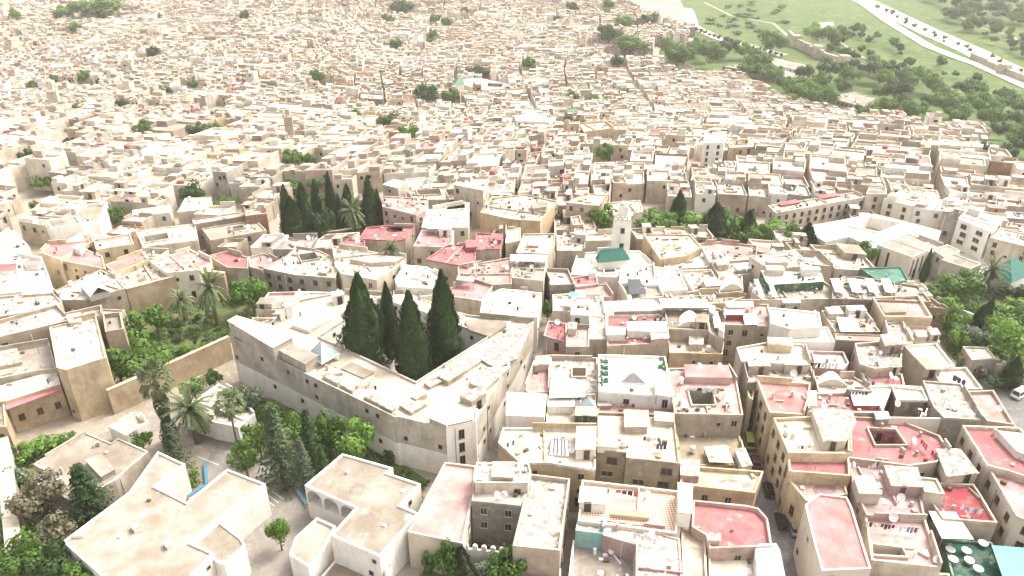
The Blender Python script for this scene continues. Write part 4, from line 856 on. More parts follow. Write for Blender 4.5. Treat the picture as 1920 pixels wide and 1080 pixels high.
Hs('tan walled house left of the green-floored roof', '1085,232 1135,228 1150,240 1095,247', 12, 'ochre', 'cream', .5, clutter=.5, win=.1)
Hs('colonnaded white roof terrace in the far left town', '622,196 700,190 704,198 625,206', 9, 'cream', 'white', .4, clutter=.5, win=1, wk='t')
# ------------------------------------------------------------------ special structures
def lift_thing(name, label, cat, z, cpx):
    c = P(cpx[0], cpx[1], z); return thing(name, label, cat, (c.x, c.y, z))
# minaret: base on the mosque roof level, square shaft, balcony with merlons, lantern
def minaret(label, px, py, zb, zt, wd, rz, lantern=4.2, win=True, wc='white'):
    c = P(px, py, zb); g = T(c.x, c.y)
    root = thing('minaret', label, 'minaret', (c.x, c.y, g)); FOOT.append([(c.x-wd, c.y-wd), (c.x+wd, c.y-wd), (c.x+wd, c.y+wd), (c.x-wd, c.y+wd)])
    zt += g
    b = MB(); b.box((c.x, c.y, g-1), wd, wd, zt-g+1, rz); b.build('shaft', [wall_mat(wc)], root, RGB[wc])
    b = MB(); b.box((c.x, c.y, zt), wd+.3, wd+.3, .35, rz)
    ca, sa = math.cos(rz), math.sin(rz)
    def L(x, y): return (c.x+x*ca-y*sa, c.y+x*sa+y*ca)
    b.build('cornice', ['white'], root, RGB['pale'])
    b = MB(); k = wd/2+.05
    for s in range(5):
        for q in ((-k+s*k/2, -k), (-k+s*k/2, k), (-k, -k+s*k/2), (k, -k+s*k/2)):
            p = L(*q); b.box((p[0], p[1], zt+.35), .45, .45, .9, rz)
    b.build('merlons', ['white'], root, RGB['pale'])
    b = MB(); b.box((c.x, c.y, zt+.35), wd*.52, wd*.52, lantern, rz); p = (c.x, c.y, zt+.35+lantern)
    b.build('lantern', [wall_mat(wc)], root, RGB[wc])
    b = MB(); n = 8; r0 = wd*.25
    vs = [(c.x+r0*math.cos(a)*math.cos(2*math.pi*i/n), c.y+r0*math.cos(a)*math.sin(2*math.pi*i/n), p[2]+r0*math.sin(a)) for a in (0, .6, 1.1, 1.5) for i in range(n)]
    b.add(vs, [(j*n+i, j*n+(i+1) % n, (j+1)*n+(i+1) % n, (j+1)*n+i) for j in range(3) for i in range(n)]); b.tube((c.x, c.y, p[2]+r0), (c.x, c.y, p[2]+r0+1.4), .06, .04, 5)
    b.build('dome', ['white'], root, RGB['pale'])
    if win:
        for z in (zt-3.6, zt-8.2):
            q = L(.2, -wd/2-.02); o = link('window', WIN[('m', 0)], root, None, Vector((q[0], q[1], z))-Vector(root.location)); o.rotation_euler = (0, 0, rz)
    EXTRA_OCC.append(([L(-wd/2, -wd/2), L(wd/2, -wd/2), L(wd/2, wd/2), L(-wd/2, wd/2)], g, zt+2))
    return root
minaret('slender white minaret beside the green pyramid roof', 1162, 478, 8.1, 19.6, 4.9, -.12, 3.2)
minaret('tall hazy minaret in the far left town', 97, 172, 0, 20, 5.2, .3, 5, False, 'cream')
minaret('thin brown minaret in the far left town centre', 545, 258, 0, 15, 3.6, .2, 3, False, 'tan')
def hip_roof(root_label, quad, z0, zr, apex=None, matn='green', drop=2.2, wallc='white', name='prayer_hall', cat='roof', ridge=.35, fac=True):
    hf = hfac(pts(quad)[0][1]) if fac else 1; z0 *= hf; zr *= hf; drop *= hf
    w = ccw([tuple(P(x, y, z0)[:2]) for x, y in pts(quad)])
    c = Vector((sum(p[0] for p in w)/4, sum(p[1] for p in w)/4))
    root = thing(name, root_label, cat, (c.x, c.y, z0-drop))
    b = MB(); b.prism(inset(w, .5), z0-drop, z0, 0); b.build('wall', [wall_mat(wallc)], root, RGB[wallc])
    # ridge runs along the longer side
    L0 = (Vector(w[1])-Vector(w[0])).length; L1 = (Vector(w[2])-Vector(w[1])).length
    if L0 < L1: w = w[1:]+w[:1]; L0, L1 = L1, L0
    d = (Vector(w[1])-Vector(w[0])).normalized(); hl = max(0, (L0-L1)/2)+ridge
    r0 = c-d*hl; r1 = c+d*hl
    faces = [(w[0], w[1], r1, r0), (w[2], w[3], r0, r1), (w[1], w[2], r1), (w[3], w[0], r0)]
    b = MB()
    for f in faces:
        vs = [(q[0], q[1], z0 if i < 2 else zr) for i, q in enumerate(f)]
        b.add(vs, [tuple(range(len(vs)))])
        # raised tile ribs running down the slope
        a0, a1 = Vector(vs[0]), Vector(vs[1]); t0 = Vector(vs[-1]); t1 = Vector(vs[2]); k = max(3, int((a1-a0).length/.75))
        nn = (a1-a0).cross(t0-a0).normalized()
        for i in range(1, k):
            u = i/k; p0 = a0.lerp(a1, u)
            if len(vs) == 4:
                dd = (a1-a0).normalized(); run = (p0-a0).dot(dd); lo = (t0-a0).dot(dd); hi = (t1-a0).dot(dd)
                s = 1 if lo <= run <= hi else (run/max(lo, .01) if run < lo else ((a1-a0).length-run)/max((a1-a0).length-hi, .01))
            else:
                s = 1-abs(u-.5)*2
            up = ((t0 if len(vs) == 3 else t0)-a0); dd = (a1-a0).normalized(); up = up-dd*up.dot(dd); p1 = p0+up*s
            if s > .05: b.tube(p0+nn*.02, p1+nn*.02, .07, .06, 4)
    b.build('tiled_roof', [matn], root)
    b = MB(); b.tube((r0.x, r0.y, zr+.03), (r1.x, r1.y, zr+.03), .16, .16, 5); b.build('ridge', [matn], root)
    EXTRA_OCC.append((w, z0-drop, z0+.5))
    return root
hip_roof('green tiled pyramid roof of the prayer hall below the minaret', '1116,483 1164,478 1183,487 1121,493', 12.2, 15.6, drop=3.0, cat='roof')
hip_roof('large green tiled pavilion roof at the right edge', '1845,510 1882,493 1940,513 1898,530', 5.2, 10.2, drop=5.2, name='garden_pavilion', cat='pavilion', ridge=.1)
hip_roof('small green roofed pavilion in the far town centre', '848,152 868,150 872,156 852,158', PT(860, 154, 10).z, PT(860, 154, 10).z+3, drop=10, name='far_pavilion', cat='pavilion', ridge=.1, fac=False)
# glazed pyramids and gables: frame bars and glass faces
def glass_pyramid(label, quad, z0, hgt, matn='glassroof', base=.4):
    z0 *= hfac(pts(quad)[0][1])
    w = ccw([tuple(P(x, y, z0)[:2]) for x, y in pts(quad)]); c = Vector((sum(p[0] for p in w)/4, sum(p[1] for p in w)/4))
    root = thing('glass_skylight', label, 'skylight', (c.x, c.y, z0-base))
    b = MB(); b.prism(w, z0-base, z0, 0); b.build('kerb', ['white'], root, RGB['white'])
    ap = (c.x, c.y, z0+hgt)
    for i in range(4):
        p, q = w[i], w[(i+1) % 4]
        b = MB(); b.add([(*p, z0), (*q, z0), ap], [(0, 1, 2)]); g = b.build('glass_pane', [matn], root)
        b = MB(); b.tube((*p, z0), ap, .06, .05, 4); m = ((p[0]+q[0])/2, (p[1]+q[1])/2, z0); b.tube(m, ap, .04, .04, 4); b.build('glazing_bar', ['wframe'], root)
    return root
glass_pyramid('pale glass pyramid skylight on the front wing of the palace', '577,663 603,648 637,662 603,681', 13.2, 3.2)
glass_pyramid('grey glass pyramid in the middle of the planted white terrace', '1163,717 1178,703 1196,703 1210,719', 11.9, 1.6, 'metal')
glass_pyramid('small leaning glass skylight beside the green side room', '1085,763 1092,750 1116,752 1118,768', 10.2, 1.5)
def gable_skylight(label, quad, z0, hgt):
    w = ccw([tuple(P(x, y, z0)[:2]) for x, y in pts(quad)]); a, bq, c, d = [Vector((*p, z0)) for p in w]
    ctr = (a+bq+c+d)/4; root = thing('gable_skylight', label, 'skylight', (ctr.x, ctr.y, z0-.5))
    b = MB(); b.prism(w, z0-.5, z0, 0); b.build('kerb', ['white'], root, RGB['pale'])
    r0 = (a+bq)/2+Vector((0, 0, hgt)); r1 = (c+d)/2+Vector((0, 0, hgt))
    for s0, s1, e0, e1 in ((a, d, r0, r1), (bq, c, r0, r1)):
        for k in range(5):
            u0, u1 = k/5+.02, (k+1)/5-.02
            b = MB(); b.quad(s0.lerp(s1, u0), s0.lerp(s1, u1), e0.lerp(e1, u1), e0.lerp(e1, u0)); b.build('glass_pane', ['glassroof' if k % 2 else 'tin'], root)
            b = MB(); b.tube(s0.lerp(s1, u0), e0.lerp(e1, u0), .07, .07, 4); b.build('glazing_bar', ['trunk'], root)
    b = MB(); b.tube(r0, r1, .1, .1, 5); b.add([a, bq, r0], [(0, 1, 2)]); b.add([c, d, r1], [(0, 1, 2)]); b.build('gable_frame', ['metal'], root)
gable_skylight('weathered gabled skylight on the white-rimmed ochre house', '1030,852 1036,818 1062,818 1068,855', 10.4, 1.4)
def vault(label, quad, z0, rise, matn='tin', name='vaulted_roof', n=8):
    hf = hfac(pts(quad)[0][1]); z0 *= hf; rise *= hf
    w = [Vector((*P(x, y, z0)[:2], z0)) for x, y in pts(quad)]      # left-near, left-far, right-far, right-near
    ctr = sum(w, Vector())/4; root = thing(name, label, 'roof', ctr-Vector((0, 0, .4)))
    b = MB(); prof = [(k/n, rise*math.sin(math.pi*k/n)) for k in range(n+1)]
    near = [w[0].lerp(w[3], u)+Vector((0, 0, z)) for u, z in prof]; far = [w[1].lerp(w[2], u)+Vector((0, 0, z)) for u, z in prof]
    for k in range(n): b.quad(near[k], near[k+1], far[k+1], far[k])
    b.build('vault_shell', [matn], root)
    b = MB(); b.add(near, [tuple(range(n+1))]); b.add(far, [tuple(range(n, -1, -1))]); b.build('end_wall', ['white'], root, RGB['pale'])
    b = MB(); b.prism(ccw([tuple(q[:2]) for q in w]), z0-.4, z0, 0); b.build('kerb', ['white'], root, RGB['sand'])
vault('pale barrel vault on the olive terrace', '1271,612 1275,592 1308,592 1318,612', 11.7, 1.5)
vault('white arched shelter on the draped terrace', '1531,722 1534,708 1575,708 1590,724', 10.3, 1.6, name='arched_shelter')
vault('apricot arched gable roof in the mosque quarter', '1350,545 1352,528 1386,524 1392,542', 11, 2.0, 'tin')
# white pitched shed on the long white building
def shed(label, quad, z0, hgt, name='pitched_shed'):
    z0 *= hfac(pts(quad)[0][1])
    w = [Vector((*P(x, y, z0)[:2], z0)) for x, y in pts(quad)]; ctr = sum(w, Vector())/4
    root = thing(name, label, 'shed', ctr-Vector((0, 0, 1.5)))
    b = MB(); b.prism(ccw([tuple(q[:2]) for q in w]), z0-1.5, z0, 0); b.build('wall', ['white'], root, RGB['grey'])
    r0 = (w[0]+w[3])/2+Vector((0, 0, hgt)); r1 = (w[1]+w[2])/2+Vector((0, 0, hgt)); e = (r0-r1).normalized()*.5; r0 += e; r1 -= e
    b = MB(); b.quad(w[0]+e, w[1]-e, r1, r0); b.quad(w[2]-e, w[3]+e, r0, r1); b.build('roof_sheet', ['tin'], root)
shed('white pitched sheet-metal shed on the long white building', '168,556 150,535 185,523 205,545', 12.6, 2.0)
# awnings and sheets
A = awning
A('white sheet over the brick-floored terrace', '1032,712 1075,709 1099,717 1097,744 1030,746', 11.2, 'white')
A('white canopy at the right end of the planted terrace', '1230,704 1254,702 1262,742 1229,740', 13.6, 'white')
A('long white canopy above the barrel-vaulted terrace', '1236,560 1326,561 1330,577 1241,576', 14.2, 'white')
A('white sheet left of two over the dark red screen', '1362,564 1412,565 1413,575 1363,575', 15.2, 'white')
A('tilted white sheet in front of the dark red screen', '1392,588 1418,587 1421,608 1397,609', 13.6, 'white')
A('slack white tarpaulin on the terrace below the hotel', '1568,594 1604,597 1616,622 1576,621', 12.8, 'white')
A('wide white canopy at the lower right above the green café', '1741,958 1792,960 1826,1011 1766,1009', 8.6, 'white')
A('pale green canopy in the bottom right corner', '1859,1022 1935,1028 1965,1110 1890,1110', 8.0, 'lgreen', matn='lgreen_sheet')
A('black sloping awning in the mosque quarter', '1176,523 1200,523 1211,550 1180,552', 11.9, 'grey', matn='tank')
A('grey canopy on the pink-red terrace behind the palace', '857,516 892,520 888,529 855,525', 13.2, 'grey', matn='metal')
A('pink striped awning over the ochre house at the left edge', '10,756 70,738 112,721 116,730 12,768', 7.2, 'pink', matn='pinksheet', posts=False)
A('long white sheet roof over the dark cluttered terrace', '957,477 1027,478 1023,490 956,489', 14.6, 'white')
A('white sheet roof behind the small patio house', '1376,494 1402,492 1410,503 1382,505', 13, 'white')
A('grey glazed canopy in the hotel corner', '1466,560 1500,560 1502,568 1468,568', 14, 'grey', matn='glassroof')
A('white sheets beside the white roofed villa', '804,418 846,416 846,428 800,429', 14, 'white')
A('yellow-striped awning on the olive yard roof', '1320,838 1362,834 1376,868 1330,866', 6.6, 'sand', matn='sandsheet')
A('little green awning on the white house at the alley top', '1068,547 1084,547 1084,555 1068,555', 12.6, 'green', matn='lgreen_sheet')
# free-standing walls
def wall_line(label, line, z, th=.7, wall='ochre', name='garden_wall', z0=-.6, crest=0, h_is_top=True, cat='wall', cap=None):
    z *= hfac(pts(line)[0][1])
    p = [P(x, y, z) for x, y in pts(line)]; c = sum(p, Vector())/len(p)
    root = thing(name, label, cat, (c.x, c.y, 0)); b = MB()
    for i in range(len(p)-1):
        a, q = Vector(p[i][:2]), Vector(p[i+1][:2]); d = (q-a).normalized(); n = Vector((-d.y, d.x))*th/2; e = d*(th/2 if i < len(p)-2 else 0)
        w = ccw([tuple(a+n), tuple(a-n), tuple(q-n+e), tuple(q+n+e)])
        b.prism(w, z0, z, 0)
        FOOT.append(w); EXTRA_OCC.append((w, z0, z))
    b.build('masonry', [wall_mat(wall)], root, RGB[wall])
    if cap or not crest:
        b = MB()
        for i in range(len(p)-1):
            a, q = Vector(p[i][:2]), Vector(p[i+1][:2]); d = (q-a).normalized(); n = Vector((-d.y, d.x))*(th/2+.08)
            b.prism(ccw([tuple(a+n), tuple(a-n), tuple(q-n), tuple(q+n)]), z+.003, z+.16, 0, None, None, None, True)
        b.build('coping', ['blue' if cap == 'blue' else wall_mat(wall)], root, shade(RGB[wall], 1.2))
    if crest:
        for i in range(len(p)-1):
            a, q = Vector(p[i][:2]), Vector(p[i+1][:2]); L = (q-a).length; k = max(1, int(L/crest)); ang = math.atan2(q.y-a.y, q.x-a.x)
            for j in range(k):
                s = a.lerp(q, (j+.5)/k); b = MB(); b.box((s.x, s.y, z), crest*.6, th, .75, ang); b.box((s.x, s.y, z+.75), crest*.35, th, .25, ang); b.build('merlon', [wall_mat(wall)], root, shade(RGB[wall], 1.05))
    return root
wall_line('long tan garden wall running up to the palace corner', '200,732 300,689 428,631', 6.2)
wall_line('high ochre garden wall below the white house with a pink terrace', '236,542 372,506 421,512', 9.6, .8, 'ochre', name='garden_wall')
wall_line('weathered old wall along the left bottom edge', '2,822 12,880 18,960 36,1110', 5.0, 2.2, 'sand', name='old_wall')
wall_line('low white wall with blue coping beside the school notch', '352,931 388,908 384,866', .8, .4, 'white', name='yard_wall', cap='blue')
wall_line('low white wall with blue coping along the school yard under the conifers', '490,907 527,882 552,910 576,946', .7, .2, 'white', name='yard_wall', cap='blue')
wall_line('rough retaining wall in front of the cypress garden', '520,455 570,440 640,432 690,424', 3.0, .9, 'tan')
wall_line('scalloped white wall in front of the grey apartment block', '866,1027 950,1036', 4.4, .4, 'white', crest=1.3)
wall_line('scalloped white wall beside the low terrace by the pink roof', '768,1005 735,1052 715,1100', 3.2, .4, 'white', crest=1.3)
wall_line('crenellated cream wall by the guard house', '1868,682 1895,686 1960,696', 4.0, .5, 'cream', crest=1.5)
wall_line('slim white garden wall on the slope at the right edge', '1758,556 1800,580 1850,600', 2.2, .35, 'white')
wall_line('grey wall between the palace and the long grey facade', '512,548 560,560 600,556', 4, .6, 'grey')
# ancient town wall on the far meadow
def rampart(label, line, hgt, th, wall):
    q = [PT(x, y) for x, y in pts(line)]; c = sum(q, Vector())/len(q); root = thing('town_wall', label, 'wall', c); b = MB()
    for i in range(len(q)-1):
        k = max(1, int((q[i+1]-q[i]).length/10))
        for j in range(k):
            a, e = q[i].lerp(q[i+1], j/k), q[i].lerp(q[i+1], (j+1)/k); d = (e-a); d.z = 0; d.normalize(); n = Vector((-d.y, d.x, 0))*th/2
            b.prism(ccw([tuple((a+n)[:2]), tuple((a-n)[:2]), tuple((e-n)[:2]), tuple((e+n)[:2])]), min(T(a.x, a.y), T(e.x, e.y))-2, T(a.x, a.y)+hgt+((i+j) % 3)*.3, 0)
    b.build('masonry', ['wall'], root, RGB[wall])
    for p in q[1:-1]:
        b = MB(); b.box((p.x, p.y, T(p.x, p.y)-1), 7, 7, hgt+4); b.build('tower', ['wall'], root, shade(RGB[wall], 1.05))
rampart('ruined tan town wall bending through the far meadow', '1478,72 1490,88 1530,108 1580,128 1660,152', 7, 2.5, 'sand')
rampart('low stone wall along the far highway slope', '1820,110 1880,140 1950,168', 5, 2, 'sand')
# old square tower ruin at the head of the meadow
Hs('ruined square tower at the head of the far meadow', '1536,42 1562,40 1566,50 1540,53', 14, 'sand', 'rub', .6, clutter=0, win=.2, name='ruined_tower', cat='tower', dishes=0)

# solar frames on the hotel, planters, tables, washing, cars
def panel(label, quad, z, tilt, matn='solar', frame='tin', group=None, name='solar_panel'):
    z *= hfac(pts(quad)[0][1])
    w = [Vector((*P(x, y, z)[:2], z)) for x, y in pts(quad)]      # near-left, far-left, far-right, near-right
    for k in (1, 2): w[k] = w[k]+Vector((0, 0, tilt))
    c = sum(w, Vector())/4; root = thing(name, label, 'solar panel', (c.x, c.y, z-.5), group)
    n = (w[3]-w[0]).cross(w[1]-w[0]).normalized(); b = MB(); b.add(w+[q-n*.12 for q in w], [(0, 3, 2, 1), (4, 5, 6, 7), (0, 1, 5, 4), (1, 2, 6, 5), (2, 3, 7, 6), (3, 0, 4, 7)]); b.build('panel_frame', [frame], root)
    m = [c+(q-c)*.9+n*.012 for q in w]; b = MB(); b.add(m, [(0, 3, 2, 1)]); b.build('glass_face', [matn], root)
    for q in (w[1], w[2]):
        b = MB(); b.box((q.x, q.y, z-.6), .1, .1, q.z-z+.55); b.build('leg', ['metal'], root)
for i, x in enumerate((1556, 1588, 1620, 1650)):
    panel('%s of four tilted white solar frames on the long hotel roof' % ('leftmost', 'second from left', 'third from left', 'rightmost')[i], '%d,547 %d,527 %d,527 %d,549' % (x+10, x, x+16, x+30), 14.6, .7, 'metal')
panel('white solar panel left of two on the red upper terrace', '1318,708 1307,688 1313,688 1326,707', 11.0, 1.0, 'tin')
panel('white solar panel right of two on the red upper terrace', '1356,708 1345,688 1351,688 1364,708', 11.0, 1.0, 'tin')
panel('grey tilted panel left of the pair on the hotel machine terrace', '1424,556 1412,534 1420,534 1434,556', 13.4, 1.6)
panel('grey tilted panel right of the pair on the hotel machine terrace', '1448,556 1437,535 1445,535 1458,556', 13.4, 1.6)
panel('stacked panels on the cluttered solar terrace', '1340,615 1334,592 1344,593 1356,616', 12.2, 1.2, 'tin')
def planter(label, x, y, z, m, group):
    z *= hfac(y)
    c = P(x, y, z); root = thing('planter', label, 'planter', c, group)
    b = MB(); b.box(c, .9, .7, .5); b.build('box', ['green'], root)
    b = MB(); r = random.Random(int(x*7+y))
    for k in range(40):
        p = Vector((r.gauss(0, .28), r.gauss(0, .22), .5+abs(r.gauss(0, .3)))); e = Vector((r.uniform(-1, 1), r.uniform(-1, 1), r.uniform(-.5, 1))).normalized()*.16; f = e.orthogonal().normalized()*.1
        b.add([c+p-e-f, c+p+e-f*.3, c+p+e*.6+f], [(0, 1, 2)])
    b.build('plant', [m], root)
for i, (x, y) in enumerate(((1128, 680), (1127, 690), (1127, 701), (1126, 712), (1126, 722), (1136, 681), (1136, 692), (1136, 703), (1136, 716))):
    planter('green planter along the left side of the planted white terrace', x, y, 11.5, 'dark', 'planters on the white terrace')
for i, (x, y) in enumerate(((1240, 676), (1246, 684), (1238, 690), (1247, 693))):
    planter('green planter along the right side of the planted white terrace', x, y, 11.5, 'leaf', 'planters at the right of the white terrace')
for i, (x, y) in enumerate(((1780, 1036), (1810, 1038), (1785, 1054), (1815, 1056), (1841, 1024), (1832, 1072))):
    c = P(x, y, 5.5); root = thing('round_table', 'round white table on the dark green café terrace', 'table', c, 'white café tables')
    b = MB(); b.tube(c+Vector((0, 0, .72)), c+Vector((0, 0, .78)), .75, .75, 14); b.build('tabletop', ['tin'], root)
    b = MB(); b.tube(c, c+Vector((0, 0, .72)), .06, .06, 6); b.build('leg', ['metal'], root)
    b = MB(); b.tube(c, c+Vector((0, 0, .05)), .35, .3, 10); b.build('base', ['metal'], root)
def washing(label, a, bb, z, n, cols, seed=1):
    z *= hfac(a[1])
    p, q = P(*a, z+1.8), P(*bb, z+1.8); r = random.Random(seed); c = (p+q)/2
    root = thing('washing_line', label, 'washing line', (c.x, c.y, z))
    b = MB(); b.tube(p, q, .02, .02, 4); b.build('rope', ['metal'], root)
    for e in (p, q): b = MB(); b.tube((e.x, e.y, z), (e.x, e.y, z+1.85), .05, .05, 5); b.build('pole', ['metal'], root)
    d = (q-p)/n; nn = Vector((-d.y, d.x, 0)).normalized()
    for k in range(n):
        if r.random() < .12: continue
        s = p+d*(k+.1); w = d*.8; hh = r.uniform(.6, 1.4); b = MB(); pr = []
        for j in range(4):
            t = j/3; pr.append((s+w*t+nn*.05*math.sin(t*7+k)))
        for j in range(3): b.quad(pr[j]-Vector((0, 0, hh))+nn*.1*math.sin(j*3), pr[j+1]-Vector((0, 0, hh))+nn*.1*math.sin(j*3+3), pr[j+1], pr[j])
        b.build('garment', [CLOTH[r.choice(cols)]], root)
washing('line of white sheets above the grey light well', (1268, 726), (1346, 728), 10, 8, (1, 1, 1, 5), 2)
washing('row of mixed washing on the dusty pink terrace', (1624, 978), (1722, 990), 8.3, 14, (1, 2, 1, 4, 5), 3)
washing('line of dark and orange washing over the pink front wall', (1520, 680), (1580, 682), 9.7, 9, (5, 3, 1, 5), 4)
washing('pair of dark trousers on the white terrace', (1788, 704), (1812, 714), 9.7, 3, (5,), 5)
washing('washing line on the deep red terrace', (1618, 700), (1640, 716), 9.4, 6, (2, 1, 4), 6)
washing('white washing across the dark red terrace at the lower right', (1765, 945), (1845, 955), 8.4, 9, (1, 1, 4), 7)
washing('dark washing above the red-sided roof light', (1592, 735), (1628, 734), 10.4, 6, (2, 5, 2), 8)
washing('red and white washing on the folded red terrace', (1728, 823), (1752, 846), 9.8, 6, (0, 0, 1), 9)
washing('red washing on the small bright red terrace by the alley', (1046, 628), (1058, 606), 9.3, 5, (0, 5, 0), 10)
washing('bright washing on the tiled terrace', (1110, 915), (1210, 922), 8.3, 9, (0, 5, 1, 2), 11)
def car(label, a, bb, col, kind='car', z=.012, group=None):
    p, q = P(*a, z), P(*bb, z); d = (q-p); d.z = 0; d.normalize(); c = (p+q)/2; c.z = z; rz = math.atan2(d.y, d.x)
    L, Wd = (4.1, 1.7) if kind == 'car' else (4.9, 1.9)
    root = thing(kind, label, kind, c, group); root.rotation_euler = (0, 0, rz)
    def part(bm, name, mats): me = bm.mesh(name, mats); o = link(name, me, root); return o
    hb = .85 if kind == 'car' else 1.0; ht = 1.45 if kind == 'car' else 2.0
    x0, x1 = (-L*.36, L*.22) if kind == 'car' else (-L*.46, L*.30)
    def shell(prof, y, inset_top=0): pass
    b = MB(); sec = []
    for x, zl, zh, wy in ((-L/2, .45, hb*.85, Wd*.42), (-L/2+.15, .28, hb, Wd*.5), (L/2-.9, .28, hb, Wd*.5), (L/2-.12, .3, hb*.82, Wd*.47), (L/2, .45, hb*.65, Wd*.40)):
        sec.append([(x, -wy, zl), (x, wy, zl), (x, wy, (zl+zh)/2+.08), (x, wy*.93, zh), (x, -wy*.93, zh), (x, -wy, (zl+zh)/2+.08)])
    vs = [v for s in sec for v in s]
    b.add(vs, [(i*6+k, i*6+(k+1) % 6, (i+1)*6+(k+1) % 6, (i+1)*6+k) for i in range(4) for k in range(6)]+[(5, 4, 3, 2, 1, 0), (24, 25, 26, 27, 28, 29)]); part(b, 'body', [col])
    b = MB(); w0, w1 = Wd*.44, Wd*.36; lo = [(x0, -w0, hb), (x1+.5, -w0, hb), (x1+.5, w0, hb), (x0, w0, hb)]; hi = [(x0+.3, -w1, ht), (x1-.25, -w1, ht), (x1-.25, w1, ht), (x0+.3, w1, ht)]
    b.add(lo+hi, [(0, 1, 5, 4), (1, 2, 6, 5), (2, 3, 7, 6), (3, 0, 4, 7)]); part(b, 'glasshouse', ['pane'])
    b = MB(); e = .06; b.add([(x0+.3-e, -w1-e, ht), (x1-.25+e, -w1-e, ht), (x1-.25+e, w1+e, ht), (x0+.3-e, w1+e, ht), (x0+.4, -w1+.05, ht+.07), (x1-.35, -w1+.05, ht+.07), (x1-.35, w1-.05, ht+.07), (x0+.4, w1-.05, ht+.07)], [(0, 1, 5, 4), (1, 2, 6, 5), (2, 3, 7, 6), (3, 0, 4, 7), (4, 5, 6, 7), (3, 2, 1, 0)])
    for s in (-1, 1):
        for xa, xb in ((x0, x0+.3), (x1+.5, x1-.25), ((x0+x1)/2+.1, (x0+x1)/2+.1)): b.tube((xa, s*w0, hb), (xb, s*w1, ht), .05, .05, 4)
    part(b, 'roof', [col])
    for x in (-L*.31, L*.31):
        for s in (-1, 1):
            b = MB(); b.tube((x, s*Wd*.36, .31), (x, s*Wd*.51, .31), .31, .31, 12); b.tube((x, s*Wd*.36, .31), (x, s*Wd*.35, .31), .31, .1, 12); o = part(b, 'wheel', ['tank']); b = MB(); b.tube((x, s*Wd*.51, .31), (x, s*Wd*.515, .31), .18, .16, 8); me = b.mesh('rim', ['metal']); link('rim', me, o)
    for s in (-1, 1):
        b = MB(); b.box((L/2-.1, s*Wd*.33, .55), .16, .3, .15); part(b, 'headlight', ['tin']); b = MB(); b.box((-L/2+.05, s*Wd*.34, .6), .12, .25, .16); part(b, 'tail_light', [CLOTH[0]])
M['p_black'] = flat('black_paint', (.018, .018, .020), .2, 0, .6); M['p_white'] = flat('white_paint', (.72, .72, .70), .3, 0, .5); M['p_taxi'] = flat('ochre_green_paint', (.36, .34, .08), .35, 0, .5); M['p_red'] = flat('maroon_paint', (.12, .02, .025), .25, 0, .5); M['p_grey'] = flat('silver_paint', (.35, .35, .35), .3, .3, .5)
car('yellow-green minibus parked at the top of the street', (1408, 852), (1400, 812), 'p_taxi', 'minibus')
car('dark red car parked behind the minibus', (1419, 884), (1413, 856), 'p_red')
car('black car in the middle of the street', (1444, 938), (1436, 906), 'p_black')
car('nearest black car on the street', (1470, 1000), (1458, 962), 'p_black')
car('dark car tucked against the yellow street corner', (1494, 1010), (1484, 978), 'p_grey')
car('white van in the car park at the right edge', (1898, 750), (1925, 735), 'p_white', 'van')
car('second white car further back in the car park', (1890, 712), (1912, 703), 'p_white')
for i, (x, y) in enumerate(((392, 222), (402, 219), (412, 223), (397, 228), (420, 218), (408, 230))):
    q = PT(x, y); p2 = pix(q+Vector((4, 2, 0)))
    b = MB(); b.box((0, 0, .3), 4, 1.7, .6); b.box((-.2, 0, .9), 2.2, 1.5, .55); o = link('car', b.mesh('car', [('p_white', 'p_black', 'p_grey')[i % 3]]), None, None, q+Vector((0, 0, .3))); tag(o, ('white', 'black', 'silver')[i % 3]+' far car on the small square in the distant left town', 'car', 'cars on the far square %d' % (i % 3)); o.rotation_euler = (0, 0, i*.7)
drape('far_square', '376,205 415,205 432,226 400,238 384,225', 'paving', .25)
for i, (a, bb) in enumerate((((496, 911), (531, 936)), ((497, 924), (522, 943)), ((498, 937), (515, 949)), ((370, 856), (410, 872)))):
    p, q = P(*a), P(*bb); d = (q-p).normalized(); n = Vector((-d.y, d.x, 0))*.07
    b = MB(); b.quad(p-n+Vector((0, 0, .032)), q-n+Vector((0, 0, .032)), q+n+Vector((0, 0, .032)), p+n+Vector((0, 0, .032))); o = b.build('bay_marking', ['tin']); o['kind'] = 'structure'
# ------------------------------------------------------------------ trees: unit meshes (height 1, crown width 1), then one object per tree
def leaf(b, p, nrm, s, r, mi=0, long=1.0):
    t = nrm.cross(Vector((r.uniform(-1, 1), r.uniform(-1, 1), r.uniform(-1, 1)))).normalized(); u = nrm.cross(t)
    n2 = Vector((r.uniform(-.6, .6), r.uniform(-.6, .6), r.uniform(-.6, .6)))
    t = (t+n2*.5).normalized()
    b.add([p-t*s*.5*long, p+u*s*.45, p+t*s*.5*long, p-u*s*.45], [(0, 1, 2, 3)], mi)
def crown_broad(seed, nblob=13, n=1700, zc=.64, zr=.36, size=.062, core=True):
    r = random.Random(seed); b = MB(); blobs = []
    for k in range(nblob):
        while True:
            p = Vector((r.uniform(-1, 1), r.uniform(-1, 1), r.uniform(-1, 1)))
            if .25 < p.length < 1: break
        rad = r.uniform(.13, .22); c = Vector((p.x*(.5-rad*.8), p.y*(.5-rad*.8), zc+p.z*(zr-rad*.7))); blobs.append((c, rad))
    if core:
        for c, rad in blobs:
            m = 6
            for j in range(4):
                pass
    for k in range(n):
        c, rad = blobs[r.randrange(nblob)]
        d = Vector((r.gauss(0, 1), r.gauss(0, 1), r.gauss(.25, 1))).normalized(); q = r.uniform(.65, 1.08) if r.random() < .85 else r.uniform(.2, .7)
        leaf(b, c+Vector((d.x*rad*q, d.y*rad*q, d.z*rad*q)), d, size*r.uniform(.7, 1.3), r)
    return b
